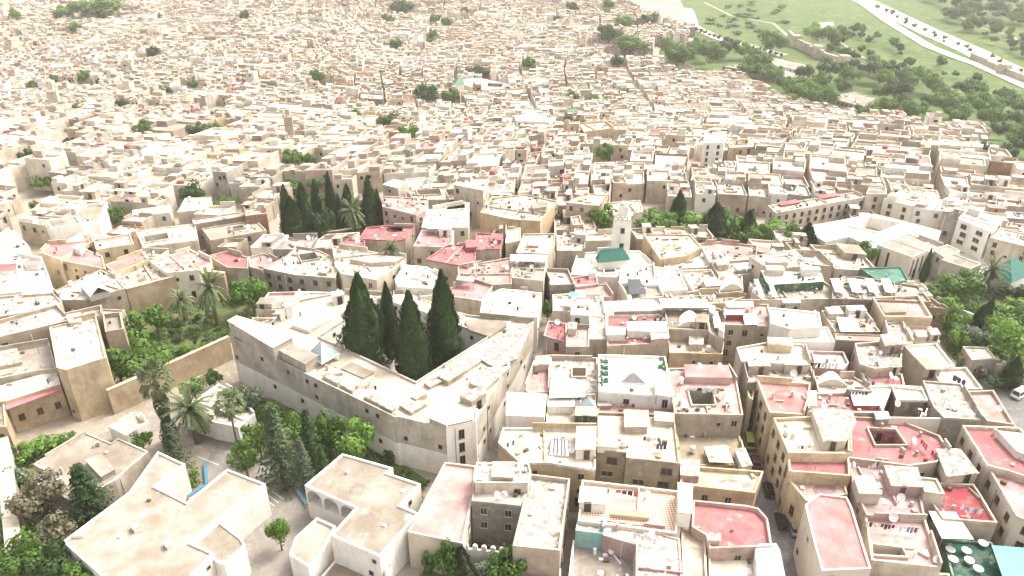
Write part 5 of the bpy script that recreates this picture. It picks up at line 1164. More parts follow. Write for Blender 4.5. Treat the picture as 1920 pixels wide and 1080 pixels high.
def trunk_broad(seed, top=.6, rad=.035):
    r = random.Random(seed); b = MB(); p = Vector((0, 0, -.02)); q = Vector((r.uniform(-.02, .02), 0, .3)); b.tube(p, q, rad, rad*.75, 7)
    for k in range(5):
        a = 2*math.pi*k/5+r.uniform(-.4, .4); e = q+Vector((math.cos(a)*.22, math.sin(a)*.22, r.uniform(.2, .42))); b.tube(q, e, rad*.6, rad*.2, 5)
    return b
def crown_cypress(seed, n=5200, pointed=1.0, size=.030):
    r = random.Random(seed); b = MB(); ph = [r.uniform(0, 6) for _ in range(8)]
    def R(t, a):
        base = .5*(math.sin(min(1, t/.30)*math.pi/2)**.55)*max(0, 1-(max(0, t-.28)/.72)**(1.75*pointed)) if t > 0 else 0
        nz = noise.noise(Vector((math.cos(a)*1.7, math.sin(a)*1.7, t*7+ph[4])))+.6*noise.noise(Vector((math.cos(a)*4, math.sin(a)*4, t*17+ph[5])))
        return base*(1+.10*math.sin(3*a+ph[0]+t*9)+.26*nz+.05*math.sin(t*31+ph[3]))
    m, lv = 20, 22; vs = []
    for j in range(lv+1):
        t = .02+.97*j/lv
        for i in range(m):
            a = 2*math.pi*i/m; q = R(t, a)*.88; vs.append((q*math.cos(a), q*math.sin(a), t))
    b.add(vs, [(j*m+i, j*m+(i+1) % m, (j+1)*m+(i+1) % m, (j+1)*m+i) for j in range(lv) for i in range(m)], 0)
    for k in range(n):
        t = 1-(1-r.random())**.62 if r.random() < .5 else r.random(); t = .02+.97*t; a = r.uniform(0, 2*math.pi); q = R(t, a)*r.uniform(.86, 1.1)
        p = Vector((q*math.cos(a), q*math.sin(a), t)); d = Vector((math.cos(a), math.sin(a), .5)).normalized()
        w = Vector((-math.sin(a), math.cos(a), 0))*size*r.uniform(.8, 1.6); up = (Vector((math.cos(a)*.5, math.sin(a)*.5, .30))).normalized()*size*r.uniform(.7, 1.3)
        up = Vector((up.x*1.4, up.y*1.4, up.z*.6))
        if r.random() < .12: p = Vector((p.x*1.12, p.y*1.12, p.z))
        b.add([p-w, p+w, p+up+w*.3+Vector((0, 0, size*.5)), p+up-w*.3+Vector((0, 0, size*.5))], [(0, 1, 2, 3)], 0)
    return b
def crown_conifer(seed, tiers=15, per=11, size=.10, droop=.12):
    r = random.Random(seed); b = MB()
    for j in range(tiers):
        t = j/(tiers-1); z = .10+.86*t; rad = .5*(1-t)**.8+.03
        for k in range(per):
            a = 2*math.pi*(k/per)+r.uniform(-.3, .3)+j; L = rad*r.uniform(.65, 1.12); d = Vector((math.cos(a), math.sin(a), -droop))
            w = Vector((-math.sin(a), math.cos(a), 0)); steps = 5
            for s in range(steps):
                u = (s+.6)/steps; p = Vector((0, 0, z))+d*L*u; p.z += r.uniform(-.012, .012)
                for sd in (-1, 1):
                    e = (w*sd*.55+d*.75); e.z += r.uniform(-.25, .10); e = e.normalized()*size*(1.15-u*.5)*r.uniform(.6, 1.2)
                    f = Vector((0, 0, 1)).cross(e).normalized()*size*.20; up = Vector((0, 0, r.uniform(-.012, .02)))
                    b.add([p-f, p+e*.6-f*1.1+up, p+e, p+e*.6+f*1.1+up], [(0, 1, 2, 3)], 0)
    return b
def crown_date(seed, n=70):
    r = random.Random(seed); b = MB()
    for k in range(n):
        a = r.uniform(0, 2*math.pi); el = r.uniform(-.45, 1.35); L = .5*r.uniform(.85, 1.1); p = Vector((0, 0, .74)); d = Vector((math.cos(a)*math.cos(el), math.sin(a)*math.cos(el), math.sin(el)*.9)); pr = p; w = Vector((-math.sin(a), math.cos(a), 0))
        for s in range(9):
            d = (d+Vector((0, 0, -.13))).normalized(); q = pr+d*L/8
            for sd in (-1, 1):
                e = (w*sd*.8+d*.8+Vector((0, 0, .12))).normalized()*.085*(1.1-s*.06); f = d*.012
                b.add([pr-f, pr+f, q+f*.5+e*.2, pr+e+f], [(0, 1, 2, 3)], 0)
            b.add([pr-w*.006, pr+w*.006, q+w*.005, q-w*.005], [(0, 1, 2, 3)], 0); pr = q
    return b
def trunk_palm(top=.74, rad=.05, ivy=False):
    b = MB(); k = 10
    for j in range(k):
        z0, z1 = top*j/k, top*(j+1)/k; b.tube((0, 0, z0-.01), (0, 0, z1), rad*(1.05-.25*j/k), rad*(.92-.25*j/k), 8, 0)
    return b
def crown_fan(seed, n=60, skirt=True):
    r = random.Random(seed); b = MB()
    for k in range(n):
        a = r.uniform(0, 2*math.pi); el = r.uniform(-.7, 1.4); d = Vector((math.cos(a)*math.cos(el), math.sin(a)*math.cos(el), math.sin(el)*.5)); L = .32*r.uniform(.8, 1.1); p = Vector((0, 0, .84)); q = p+d*L; q.z -= .01
        w = d.cross(Vector((0, 0, 1)));
        w = w.normalized() if w.length > .01 else Vector((1, 0, 0)); up = w.cross(d).normalized()
        b.add([p-w*.006, p+w*.006, q+w*.004, q-w*.004], [(0, 1, 2, 3)], 0)
        for s in range(9):
            t = (s-4)/4*1.25; e = (d*math.cos(t)+w*math.sin(t)); tip = q+e*.20; tip.z -= .035+abs(t)*.02; side = (w*math.cos(t)-d*math.sin(t))*.022
            b.add([q, q+e*.11-side, tip, q+e*.11+side], [(0, 1, 2, 3)], 0)
    if skirt:
        for k in range(70):
            a = r.uniform(0, 2*math.pi); z = r.uniform(.66, .82); rr = r.uniform(.05, .10); p = Vector((math.cos(a)*rr*.6, math.sin(a)*rr*.6, z)); w = Vector((-math.sin(a), math.cos(a), 0))*.03; q = p+Vector((math.cos(a)*.07, math.sin(a)*.07, -.12))
            b.add([p-w, p+w, q+w, q-w], [(0, 1, 2, 3)], 1)
    return b
CR = {}
def proto(kind, matn, v):
    key = (kind, matn, v)
    if key in CR: return CR[key]
    sd = v*31+sum(map(ord, kind))
    if kind == 'cypress':
        b = crown_cypress(sd)
        if v in (0, 2, 3):                       # a second leader beside the main tip
            e = crown_cypress(sd+5, 1500); k, dx, dy, dz = ((.42, -.17, .05, .50), (.36, .12, .1, .55), (.36, .1, -.05, .50), (.3, .2, .05, .34))[v]
            b.add([(x*k+dx, y*k+dy, z*k+dz) for x, y, z in e.v], e.f, 0)
        c = b.mesh('crown', [matn]); b = MB(); b.tube((0, 0, -.02), (0, 0, .5), .05, .02, 7); t = b.mesh('trunk', ['trunk']); CR[key] = (c, t); return CR[key]
    if kind == 'broad': c = crown_broad(sd, 14, 1900).mesh('crown', [matn]); t = trunk_broad(sd).mesh('trunk', ['trunk'])
    elif kind == 'bush': c = crown_broad(sd, 10, 700, .5, .5, .10).mesh('crown', [matn]); t = trunk_broad(sd, .3, .03).mesh('trunk', ['trunk'])
    elif kind == 'cypress': c = crown_cypress(sd).mesh('crown', [matn]); b = MB(); b.tube((0, 0, -.02), (0, 0, .5), .05, .02, 7); t = b.mesh('trunk', ['trunk'])
    elif kind == 'spire': c = crown_cypress(sd, 2600, .8, .04).mesh('crown', [matn]); b = MB(); b.tube((0, 0, -.02), (0, 0, .5), .05, .02, 7); t = b.mesh('trunk', ['trunk'])
    elif kind == 'conifer': c = crown_conifer(sd).mesh('crown', [matn]); b = MB(); b.tube((0, 0, -.02), (0, 0, .97), .035, .008, 7); t = b.mesh('trunk', ['trunk'])
    elif kind == 'date': c = crown_date(sd).mesh('crown', [matn]); t = trunk_palm(.74, .06).mesh('trunk', ['trunk'])
    elif kind == 'fan': c = crown_fan(sd).mesh('crown', [matn, 'dry']); t = trunk_palm(.84, .035).mesh('trunk', ['trunk'])
    CR[key] = (c, t); return CR[key]
def tree(label, kind, matn, x, y, wpx, hpx, z=0.0, group=None, v=None, parts=True, name=None, lean=0, terr=False, cat='tree'):
    """x, y = foot of the tree in the picture; its size is given in picture units at that distance"""
    p = PT(x, y) if terr else P(x, y, z); s = pix(p)[2]; up = s*math.cos(PITCH)*.97
    v = rnd.randrange(3) if v is None else v
    c, t = proto(kind, matn, v); sx = wpx/s; sz = hpx/up
    nm = name or dict(broad='broadleaf_tree', bush='bush', cypress='cypress_tree', spire='cypress_tree', conifer='conifer_tree', date='date_palm', fan='fan_palm')[kind]
    if parts:
        e = thing(nm, label, cat, p, group); e.rotation_euler = (0, lean, rnd.uniform(0, 6.28) if not lean else 0)
        for n_, m_ in (('crown', c), ('trunk', t)):
            o = link(n_, m_, e); o.scale = (sx, sx, sz)
        return e
    o = link(nm, c, None, None, p); o.scale = (sx, sx, sz); o.rotation_euler = (0, 0, rnd.uniform(0, 6.28)); tag(o, label, cat, group)
    return o
Tr = tree
# the four great cypresses of the court
Tr('broadest cypress, front left in the palace court', 'cypress', 'cyp', 690, 705, 68, 184, 3.0, v=0)
Tr('slim cypress at the back of the palace court', 'cypress', 'cyp', 735, 676, 34, 142, 3.0, v=1)
Tr('stout cypress nearest the front corner of the palace court', 'cypress', 'cyp', 779, 740, 60, 188, 3.0, v=2)
Tr('tall pointed cypress on the right of the palace court', 'cypress', 'cyp', 836, 704, 57, 188, 3.0, v=3)
Tr('light green shrub between the court cypresses', 'bush', 'bright', 733, 735, 34, 34, 3.0)
Tr('second pale shrub low in the palace court', 'bush', 'leaf', 748, 722, 26, 24, 3.0)
# walled palace garden
G_ = [('dark round tree left in the walled garden', 'bush', 'leaf', 262, 652, 72, 66), ('blue-green tree beside the dark round one in the garden', 'bush', 'leaf', 298, 628, 62, 62), ('leafy tree against the garden side of the tall ochre house', 'bush', 'leaf', 230, 722, 74, 78), ('bright green tree behind the tan garden wall', 'broad', 'bright', 285, 725, 100, 80),
      ('low bright bush near the middle of the tan garden wall', 'bush', 'bright', 345, 690, 60, 40), ('large date palm in the walled garden', 'date', 'palm', 409, 612, 62, 92), ('tree at the top corner of the walled garden', 'broad', 'leaf', 478, 590, 78, 72), ('small palm clump under the high ochre wall', 'date', 'palm', 348, 600, 44, 48), ('yellow-green bush by the garden gate post', 'bush', 'bright', 488, 612, 44, 30), ('dark green bush by the grey garden wall', 'bush', 'leaf', 455, 570, 40, 34)]
for l, k, m, x, y, w, h in G_: Tr(l, k, m, x, y, w, h)
gr = random.Random(3)
gp = pts('300,640 330,605 400,585 440,600 430,635 340,680')
i = 0
while i < 46:
    x, y = gr.uniform(295, 445), gr.uniform(575, 690)
    if inside((x, y), gp):
        Tr('small rounded shrub among the rows of the walled garden plot', 'bush', gr.choice(('leaf', 'bright', 'olive', 'dark')), x, y, gr.uniform(9, 19), gr.uniform(8, 15), 0, 'shrubs of the garden plot', parts=False, cat='shrub'); i += 1
def cover_plants(name, label, poly, n, size, mats, hgt=.8, seed=1, z=0.0):
    r = random.Random(seed); w = [tuple(P(x, y, z)[:2]) for x, y in pts(poly)]; b = MB()
    xs = [p[0] for p in w]; ys = [p[1] for p in w]; k = 0
    while k < n:
        p = (r.uniform(min(xs), max(xs)), r.uniform(min(ys), max(ys)))
        if not inside(p, w): k += .2; continue
        if noise.noise(Vector((p[0]/7, p[1]/7, seed))) < -.12: k += .3; continue
        k += 1; mi = r.randrange(len(mats)); hh = hgt*r.uniform(.4, 1.5)
        for j in range(9):
            d = Vector((r.gauss(0, 1), r.gauss(0, 1), abs(r.gauss(0, 1)))).normalized()
            leaf(b, Vector((p[0], p[1], z))+Vector((d.x*size*.9, d.y*size*.9, d.z*hh)), d, size*r.uniform(.5, 1.0), r, mi)
    o = b.build(name, mats); tag(o, label, 'plants', None, 'stuff')
cover_plants('garden_plants', 'thick low planting filling the walled garden', '235,700 245,620 310,585 375,548 430,525 520,515 535,555 445,625 330,690 240,730', 1500, .5, ['bright', 'leaf', 'olive', 'bright'], .6, 2)
cover_plants('grove_plants', 'undergrowth below the school grove', '440,850 475,750 560,770 690,840 790,905 765,950 720,895 610,940 560,900', 1100, .55, ['leaf', 'dark', 'bright'], .8, 3)
cover_plants('mosque_garden_plants', 'undergrowth of the mosque garden', '1095,440 1105,415 1200,408 1320,418 1420,433 1540,470 1650,472 1715,508 1690,528 1560,498 1520,480 1420,468 1320,458 1205,468', 2400, .8, ['leaf', 'bright', 'bright'], 1.6, 4)
cover_plants('slope_plants', 'undergrowth on the right hand slope', '1735,545 1765,530 1850,535 1960,565 1985,685 1860,695 1800,685 1765,640', 2300, .75, ['leaf', 'bright', 'olive', 'bright'], 1.5, 5)
cover_plants('cypress_garden_plants', 'undergrowth of the cypress garden', '505,458 540,430 545,365 715,382 715,425 680,440 640,465 590,448', 1500, .8, ['leaf', 'bright', 'dark'], 1.2, 6)
cover_plants('school_garden_plants', 'scrub between the old wall and the school', '25,860 60,835 158,832 120,1005 250,1110 -10,1115', 1500, .5, ['brownish', 'leaf', 'olive'], .8, 7)
cover_plants('front_garden_plants', 'planting at the bottom edge below the pink roof', '870,1015 955,1042 975,1120 770,1120 800,1065', 700, .5, ['leaf', 'dark'], .9, 8)
cover_plants('court_plants', 'low planting in the palace court', '612,706 700,650 715,640 900,705 785,785', 900, .6, ['leaf', 'bright', 'dark'], .9, 9, 2.75)
# lane and school grove
L_ = [('round clipped tree left of the pair by the garden wall', 'broad', 'bright', 368, 752, 52, 46), ('round clipped tree right of the pair by the garden wall', 'broad', 'leaf', 404, 732, 42, 40), ('grey-green olive tree at the palace foot', 'broad', 'olive', 470, 790, 66, 74), ('fan palm with ivy-wrapped trunk beside the lane', 'fan', 'palm', 322, 830, 62, 150), ('wide date palm between lane and school', 'date', 'palm', 371, 830, 86, 86), ('fan palm with bare trunk by the single-storey house', 'fan', 'palm', 446, 838, 62, 104),
      ('grey-green conifer left of the date palm', 'conifer', 'conif', 336, 885, 62, 100), ('bright bushy tree by the lane bend', 'broad', 'bright', 272, 850, 44, 44), ('bright round tree at the yard corner', 'broad', 'bright', 466, 895, 66, 74), ('bright tree behind the one at the yard corner', 'broad', 'bright', 492, 860, 60, 78), ('tallest dark conifer of the school grove', 'conifer', 'conif', 532, 905, 92, 160), ('slender dark conifer in the middle of the grove', 'conifer', 'dark', 590, 885, 62, 128), ('yellowish conifer at the front of the grove', 'conifer', 'olive', 575, 915, 50, 104), ('round leafy tree behind the grove conifers', 'broad', 'leaf', 622, 862, 72, 96), ('light green spreading tree beside the school wing', 'broad', 'bright', 672, 878, 84, 96), ('dark tree under the palace wall in the grove', 'broad', 'leaf', 560, 840, 66, 64), ('low tree between olive and grove', 'broad', 'leaf', 515, 810, 58, 56), ('dark conifer in the gap of the grove', 'conifer', 'dark', 612, 920, 44, 92),
      ('small round orange tree alone in the school yard', 'broad', 'bright', 529, 1032, 50, 72), ('little bush lying by the blue wall', 'bush', 'leaf', 535, 924, 24, 20), ('shrub beside the blue wall of the school notch', 'bush', 'bright', 366, 912, 34, 34), ('green shrub in the notch of the school wing', 'bush', 'leaf', 783, 962, 42, 40), ('bushes below the palace terrace corner', 'bush', 'leaf', 728, 870, 40, 26), ('shrub behind the school wing corner', 'bush', 'leaf', 795, 918, 30, 26)]
for l, k, m, x, y, w, h in L_: Tr(l, k, m, x, y, w, h)
# ivy on the palm trunk
c = P(322, 830); s = pix(c)[2]; b = MB(); r = random.Random(5); hh = 96/(s*.9)
for k in range(1500):
    a = r.uniform(0, 6.28); z = r.random(); rad = (1.0+.35*math.sin(z*9)+.5*(1-z))*r.uniform(.85, 1.15)
    leaf(b, Vector((math.cos(a)*rad, math.sin(a)*rad, z*hh)), Vector((math.cos(a), math.sin(a), .2)), .45, r)
o = b.build('ivy', ['dark'], None, None, (0, 0, 0)); o.location = c; tag(o, 'dark ivy wrapped round the palm trunk by the lane', 'ivy')
S_ = [('big dark conifer leaning over the school roof edge', 'conifer', 'dark', 182, 985, 112, 128), ('bright hedge bush left at the old school wall', 'bush', 'bright', 45, 868, 66, 42), ('bright hedge bush right of the first at the old wall', 'bush', 'bright', 88, 850, 60, 40), ('dark hedge bush nearest the ochre house', 'bush', 'leaf', 128, 835, 44, 28), ('grey-green bush below the hedge', 'bush', 'olive', 36, 925, 60, 60), ('brownish bare tree beside the school roof', 'broad', 'brownish', 90, 985, 110, 100), ('brownish shrub under the school roof edge', 'broad', 'brownish', 120, 1040, 90, 80), ('dark tree at the bottom left', 'broad', 'leaf', 60, 1100, 110, 110), ('dark pointed tree in the bottom left corner', 'broad', 'dark', 110, 1100, 90, 100), ('green shrub at the bottom edge below the school', 'broad', 'leaf', 165, 1120, 80, 80), ('olive bush by the old wall near the bottom', 'bush', 'olive', 28, 1010, 56, 54)]
for l, k, m, x, y, w, h in S_: Tr(l, k, m, x, y, w, h)
F_ = [('light green shrub by the scalloped wall', 'bush', 'bright', 806, 1072, 34, 54), ('drooping dark tree in front of the pink roof', 'broad', 'leaf', 842, 1098, 60, 96), ('dark cypress-like tree at the bottom edge', 'spire', 'conif', 866, 1100, 44, 90), ('round dark green tree at the bottom edge below the tan roof', 'broad', 'leaf', 950, 1105, 84, 84), ('shrub at the foot of the school wing', 'bush', 'leaf', 722, 1072, 46, 44), ('low shrub in front of the apartment court', 'bush', 'olive', 905, 1090, 50, 44), ('narrow creeper tree in the alley gap above the palace', 'bush', 'leaf', 1026, 606, 24, 50)]
for l, k, m, x, y, w, h in F_: Tr(l, k, m, x, y, w, h)
# cypress garden behind
C_ = [(545, 445, 26, 90, 'cypress', 'cyp', 'narrow cypress at the left end of the cypress garden'), (555, 458, 42, 82, 'cypress', 'dark', 'broad cone-shaped cypress in front at the left'), (577, 450, 34, 96, 'spire', 'cyp', 'second cypress from the left behind the cone'), (598, 425, 22, 78, 'spire', 'cyp', 'short dark cypress with flat shoulders'), (625, 420, 22, 88, 'spire', 'cyp', 'tall cypress on a bare stem in the middle'), (657, 425, 28, 72, 'spire', 'cyp', 'dark cypress behind the date palm'), (640, 432, 18, 62, 'spire', 'cyp', 'thin cypress left of the date palm'), (698, 440, 34, 98, 'spire', 'cyp', 'tall dark cypress beside the stained pink house'), (713, 438, 20, 76, 'spire', 'cyp', 'slim cypress against the stained pink house')]
for x, y, w, h, k, m, l in C_: Tr(l, k, m, x, y, w, h)
Tr('shaggy date palm in the cypress garden', 'date', 'palm', 667, 448, 50, 62); Tr('dark bushy tree in the middle of the cypress garden', 'broad', 'dark', 612, 450, 52, 58); Tr('low green bush right in the cypress garden', 'bush', 'bright', 703, 438, 34, 22); Tr('pale shrub at the front of the cypress garden', 'bush', 'olive', 590, 455, 40, 26); Tr('bush on the retaining wall below the date palm', 'bush', 'leaf', 662, 452, 34, 24)
Tr('bright trees on the lawn behind the cypress garden', 'broad', 'bright', 540, 368, 62, 26); Tr('bright round crown behind the short dark cypress', 'broad', 'bright', 597, 362, 40, 30); Tr('palm on the terrace behind the stepped pink house', 'date', 'palm', 735, 492, 40, 34, 8)
# trees by the minaret
K_ = [('bright green tree left of the minaret', 'broad', 'bright', 1128, 448, 66, 64), ('palm-like bush in front of the bright tree by the minaret', 'bush', 'palm', 1105, 440, 36, 24), ('green trees right of the minaret', 'broad', 'bright', 1210, 440, 84, 44), ('brownish bush right at the minaret foot', 'bush', 'brownish', 1192, 470, 46, 44), ('dark conifer in the middle of the mosque garden', 'spire', 'dark', 1268, 432, 34, 68), ('bright tree right of the garden conifer', 'broad', 'bright', 1310, 445, 76, 46), ('big dark cypress in the mosque garden', 'cypress', 'cyp', 1335, 458, 46, 72), ('green tree behind the big dark cypress', 'broad', 'leaf', 1362, 452, 64, 54), ('right-hand dark cypress of the mosque garden', 'cypress', 'cyp', 1397, 457, 36, 58), ('grey-green tree left of the hotel', 'broad', 'olive', 1302, 456, 40, 30), ('broad bright tree behind the hotel roof', 'broad', 'bright', 1455, 465, 84, 46), ('second bright tree behind the hotel roof', 'broad', 'bright', 1425, 458, 50, 36), ('dark pine beside the dazzling market', 'spire', 'dark', 1505, 485, 42, 62), ('leafy tree between market and pavilion roof', 'broad', 'leaf', 1612, 505, 58, 50), ('pale bushes below the market', 'bush', 'bright', 1555, 500, 76, 36), ('low hedge left of the dark green pavilion', 'bush', 'bright', 1590, 515, 60, 26), ('leafy tree left in the mosque garden strip', 'broad', 'bright', 1245, 446, 60, 44), ('low bright tree under the garden conifer', 'bush', 'bright', 1275, 452, 56, 34), ('bright bush before the big dark cypress', 'bush', 'bright', 1328, 466, 56, 28), ('bushy tree right of the big dark cypress', 'bush', 'leaf', 1376, 466, 48, 36), ('broad tree between the dark cypress and the hotel', 'broad', 'bright', 1418, 472, 66, 50), ('rounded tree behind the hotel skylights', 'broad', 'leaf', 1486, 480, 66, 56), ('bush at the market corner', 'bush', 'leaf', 1530, 492, 54, 38), ('bright bush before the market wing', 'bush', 'bright', 1578, 498, 54, 36), ('agave bush in front of the tan fortress house', 'date', 'palm', 1018, 442, 26, 30), ('round dark bush right of the tan fortress house', 'broad', 'dark', 1050, 438, 38, 36), ('small bush on the terrace by the white villa', 'bush', 'leaf', 912, 415, 30, 18)]
for l, k, m, x, y, w, h in K_: Tr(l, k, m, x, y, w, h)
# right hand gardens
R_ = [('tall leaning cypress left of two on the right slope', 'spire', 'dark', 1818, 632, 26, 60), ('tall leaning cypress right of two on the right slope', 'spire', 'dark', 1838, 612, 20, 56), ('big round tree below the slotted institute', 'broad', 'leaf', 1790, 572, 92, 64), ('slim cypress before the slotted institute', 'spire', 'cyp', 1728, 532, 14, 62), ('short cypress beside the slotted institute', 'spire', 'dark', 1706, 525, 10, 34), ('grey palm trees at the institute end block', 'date', 'palm', 1845, 552, 56, 56), ('dark bushes below the green pavilion roof', 'bush', 'dark', 1888, 558, 50, 26), ('bright bush on the upper right slope', 'bush', 'bright', 1768, 590, 60, 40), ('bright tree left on the right slope', 'broad', 'bright', 1778, 628, 66, 52), ('olive tree in the middle of the right slope', 'broad', 'olive', 1806, 652, 62, 44), ('round yellow-green tree beside the roofs of the right block', 'broad', 'bright', 1790, 660, 46, 44), ('clipped round tree higher beside the roofs', 'broad', 'leaf', 1774, 628, 34, 34), ('grey bush on the right slope', 'bush', 'olive', 1848, 645, 50, 36), ('large bright tree at the right edge', 'broad', 'bright', 1892, 690, 110, 90), ('green tree above the guard house', 'broad', 'bright', 1860, 640, 60, 44), ('dark cypress beside the crenellated wall', 'spire', 'dark', 1888, 728, 34, 60), ('dark hedge by the car park', 'bush', 'dark', 1862, 728, 40, 30), ('reddish bush in front of the guard house', 'bush', 'brownish', 1838, 710, 40, 26), ('grey-green bushes left of the guard house', 'bush', 'olive', 1812, 692, 46, 34), ('tree on the right slope at the picture edge', 'broad', 'leaf', 1925, 640, 80, 70), ('bushes high on the right slope', 'bush', 'bright', 1900, 590, 76, 26), ('dark bush at the right picture edge', 'bush', 'dark', 1915, 560, 50, 30)]
for l, k, m, x, y, w, h in R_: Tr(l, k, m, x, y, w, h, lean=.12 if 'leaning' in l else 0)
# trees inside the town
Q_ = [('dark spreading tree behind the tan roofed house with white side wall', 365, 392, 56, 40, 'dark'), ('bright tree among the roofs at the far left', 85, 360, 48, 24, 'leaf'), ('bright bushy tree right of the steep white side wall', 218, 428, 48, 34, 'leaf'), ('shaggy tree below the brown flat roof', 188, 438, 44, 30, 'olive'), ('small palm in the left town', 70, 402, 18, 22, 'palm'), ('bush between white houses at the left', 58, 442, 26, 22, 'leaf'), ('green lawn tree right of the tan roofed house', 425, 395, 60, 20, 'leaf'),
      ('dark tree clump in the far town centre', 800, 202, 50, 34, 'dark'), ('green tree right of the shrine', 991, 136, 30, 22, 'leaf'), ('bush below the shrine wall', 858, 178, 34, 16, 'leaf'), ('dark trees behind the shrine', 895, 148, 50, 18, 'dark'), ('bare grey tree by the white corner building', 1075, 250, 60, 26, 'brownish'), ('dark bush beside the white corner building', 1030, 248, 34, 20, 'dark'), ('bush at the far small square', 285, 212, 26, 16, 'leaf'), ('grey tree at the far small square', 412, 236, 26, 24, 'olive'), ('far left bright tree', 73, 175, 38, 18, 'leaf'), ('dark tree in the far left town', 147, 226, 30, 22, 'dark'), ('hazy grove at the top left', 190, 42, 110, 34, 'leaf'), ('smaller hazy tree at the top left', 125, 42, 50, 24, 'leaf'), ('dark grove at the top centre', 758, 34, 56, 26, 'dark'), ('single tree below the dark grove', 725, 50, 26, 18, 'leaf'), ('green tree in the right of the old town', 1845, 345, 38, 18, 'leaf'), ('dark tree at the end of the long yellow hall', 1755, 292, 30, 20, 'dark'), ('round tree right of the long yellow hall', 1838, 305, 40, 30, 'dark'), ('dark tree in front of the purple court house', 1250, 290, 20, 14, 'leaf'), ('tree beside the pale carpet roof', 1120, 200, 40, 18, 'leaf'), ('far dark tree left of the station forecourt', 1218, 52, 40, 22, 'dark'), ('far tree beside the station forecourt', 1072, 24, 26, 16, 'dark'), ('far tree at the town edge by the forecourt', 1170, 55, 40, 20, 'bright'), ('far dark clump left of the meadow', 1140, 92, 60, 34, 'dark'), ('far bushy clump left of the meadow', 1180, 108, 80, 30, 'leaf')]
for l, x, y, w, h, m in Q_:
    Tr(l, 'broad', m, x, y+2, w, h*1.25, terr=True, parts=h > 25); FOOT.append([(lambda q: (q.x+dx*w/q.y*.0+dx*PT(x, y).y*w/1400/2, q.y+dy))(PT(x, y+2)) for dx, dy in ((-1, -11), (1, -11), (1, 5), (-1, 5))])
tw = random.Random(77); TOWN = []
while len(TOWN) < 44:
    x, y = tw.uniform(20, 1500), tw.uniform(18, 330)
    if y > 330-(x > 1250)*90 or (x > 1180 and y < 120): continue
    TOWN.append((x, y))
TOWN.sort()
for i, (x, y) in enumerate(TOWN):
    w = tw.uniform(18, 40)*(.6+y/500); Tr('little tree among far roofs, %s from the left edge of such trees' % ('%d%s' % (i+1, 'th' if 10 < (i+1) % 100 < 14 else {1: 'st', 2: 'nd', 3: 'rd'}.get((i+1) % 10, 'th'))), 'broad', tw.choice(('leaf', 'dark', 'leaf')), x, y, w, w*1.0, terr=True, parts=False, group='little trees among the far roofs'); FOOT.append([(lambda q: (q.x+dx, q.y+dy))(PT(x, y)) for dx, dy in ((-6, -13), (6, -13), (6, 5), (-6, 5))])
# the wood and the orchard on the far slope
fr = random.Random(11)
BELT = [(1250, 105), (1285, 118), (1300, 100), (1335, 125), (1390, 105), (1400, 150), (1440, 160), (1470, 170), (1480, 185), (1500, 195), (1525, 195), (1505, 150), (1535, 165), (1550, 150), (1440, 98), (1460, 92), (1520, 80), (1560, 90), (1600, 145), (1640, 150), (1655, 165), (1680, 160), (1700, 165), (1720, 150), (1740, 170), (1650, 185), (1680, 190), (1690, 205), (1740, 200), (1770, 190), (1800, 180), (1820, 200), (1800, 215), (1840, 225), (1860, 215), (1880, 230), (1895, 210), (1910, 245), (1870, 255), (1895, 270), (1910, 290), (1880, 300), (1850, 240), (1830, 180), (1770, 215), (1720, 215), (1700, 230), (1660, 215), (1620, 225), (1590, 160), (1500, 175), (1450, 145), (1415, 140), (1360, 105), (1320, 110), (1270, 130), (1905, 265), (1915, 225), (1790, 235), (1760, 180), (1575, 175), (1540, 205)]
ORD = lambda k: '%d%s' % (k, 'th' if 10 < k % 100 < 14 else {1: 'st', 2: 'nd', 3: 'rd'}.get(k % 10, 'th'))
BELT.sort()
for i, (x, y) in enumerate(BELT):
    w = fr.uniform(34, 64); m = fr.choice(('leaf', 'dark', 'dark', 'leaf', 'leaf', 'bright'))
    Tr({'leaf': 'green', 'dark': 'dark', 'olive': 'grey-green', 'bright': 'light green'}[m]+' tree, %s from the left in the wood between town and meadow' % ORD(i+1), 'broad', m, x, y+8, w, w*.8, terr=True, parts=False, group='wood between town and meadow')
meadow = pts('1530,100 1600,60 1700,100 1800,140 1900,180 1880,200 1760,150 1650,140'); n = 0
while n < 46:
    x, y = fr.uniform(1500, 1910), fr.uniform(50, 205)
    if inside((x, y), meadow):
        w = fr.uniform(11, 24); Tr('small round orchard tree on the far green slope', 'broad', fr.choice(('leaf', 'leaf', 'dark')), x, y, w, w*.9, terr=True, parts=False, group='orchard trees on the far slope'); n += 1
upper = pts('1690,-5 1930,-5 1940,120 1860,85 1760,40'); n = 0
while n < 70:
    x, y = fr.uniform(1660, 1940), fr.uniform(-10, 125)
    if inside((x, y), upper):
        w = fr.uniform(14, 34); Tr('scrubby tree on the hill above the highway', 'broad', fr.choice(('leaf', 'leaf', 'dark')), x, y, w, w*.85, terr=True, parts=False, group='trees above the highway'); n += 1
hw = [PT(x, y) for x, y in pts('1640,20 1735,64 1830,104 1960,165')]
for i in range(22):
    u = i/22*3; k = int(u); q = hw[k].lerp(hw[k+1], u-k)+Vector((fr.uniform(-5, 5), fr.uniform(-3, 3), 0)); px = pix(q); w = fr.uniform(7, 12)
    Tr('small tree planted along the far highway', 'broad', 'leaf', px[0], px[1], w, w, terr=True, parts=False, group='highway trees')
rr_ = [PT(x, y) for x, y in pts('1305,62 1350,78 1420,98 1475,112')]
for i in range(16):
    u = i/16*3; k = int(u); q = rr_[k].lerp(rr_[k+1], u-k); px = pix(q); w = fr.uniform(8, 12)
    Tr('small round tree in the row along the ring road', 'broad', 'dark', px[0], px[1], w, w, terr=True, parts=False, group='ring road trees')
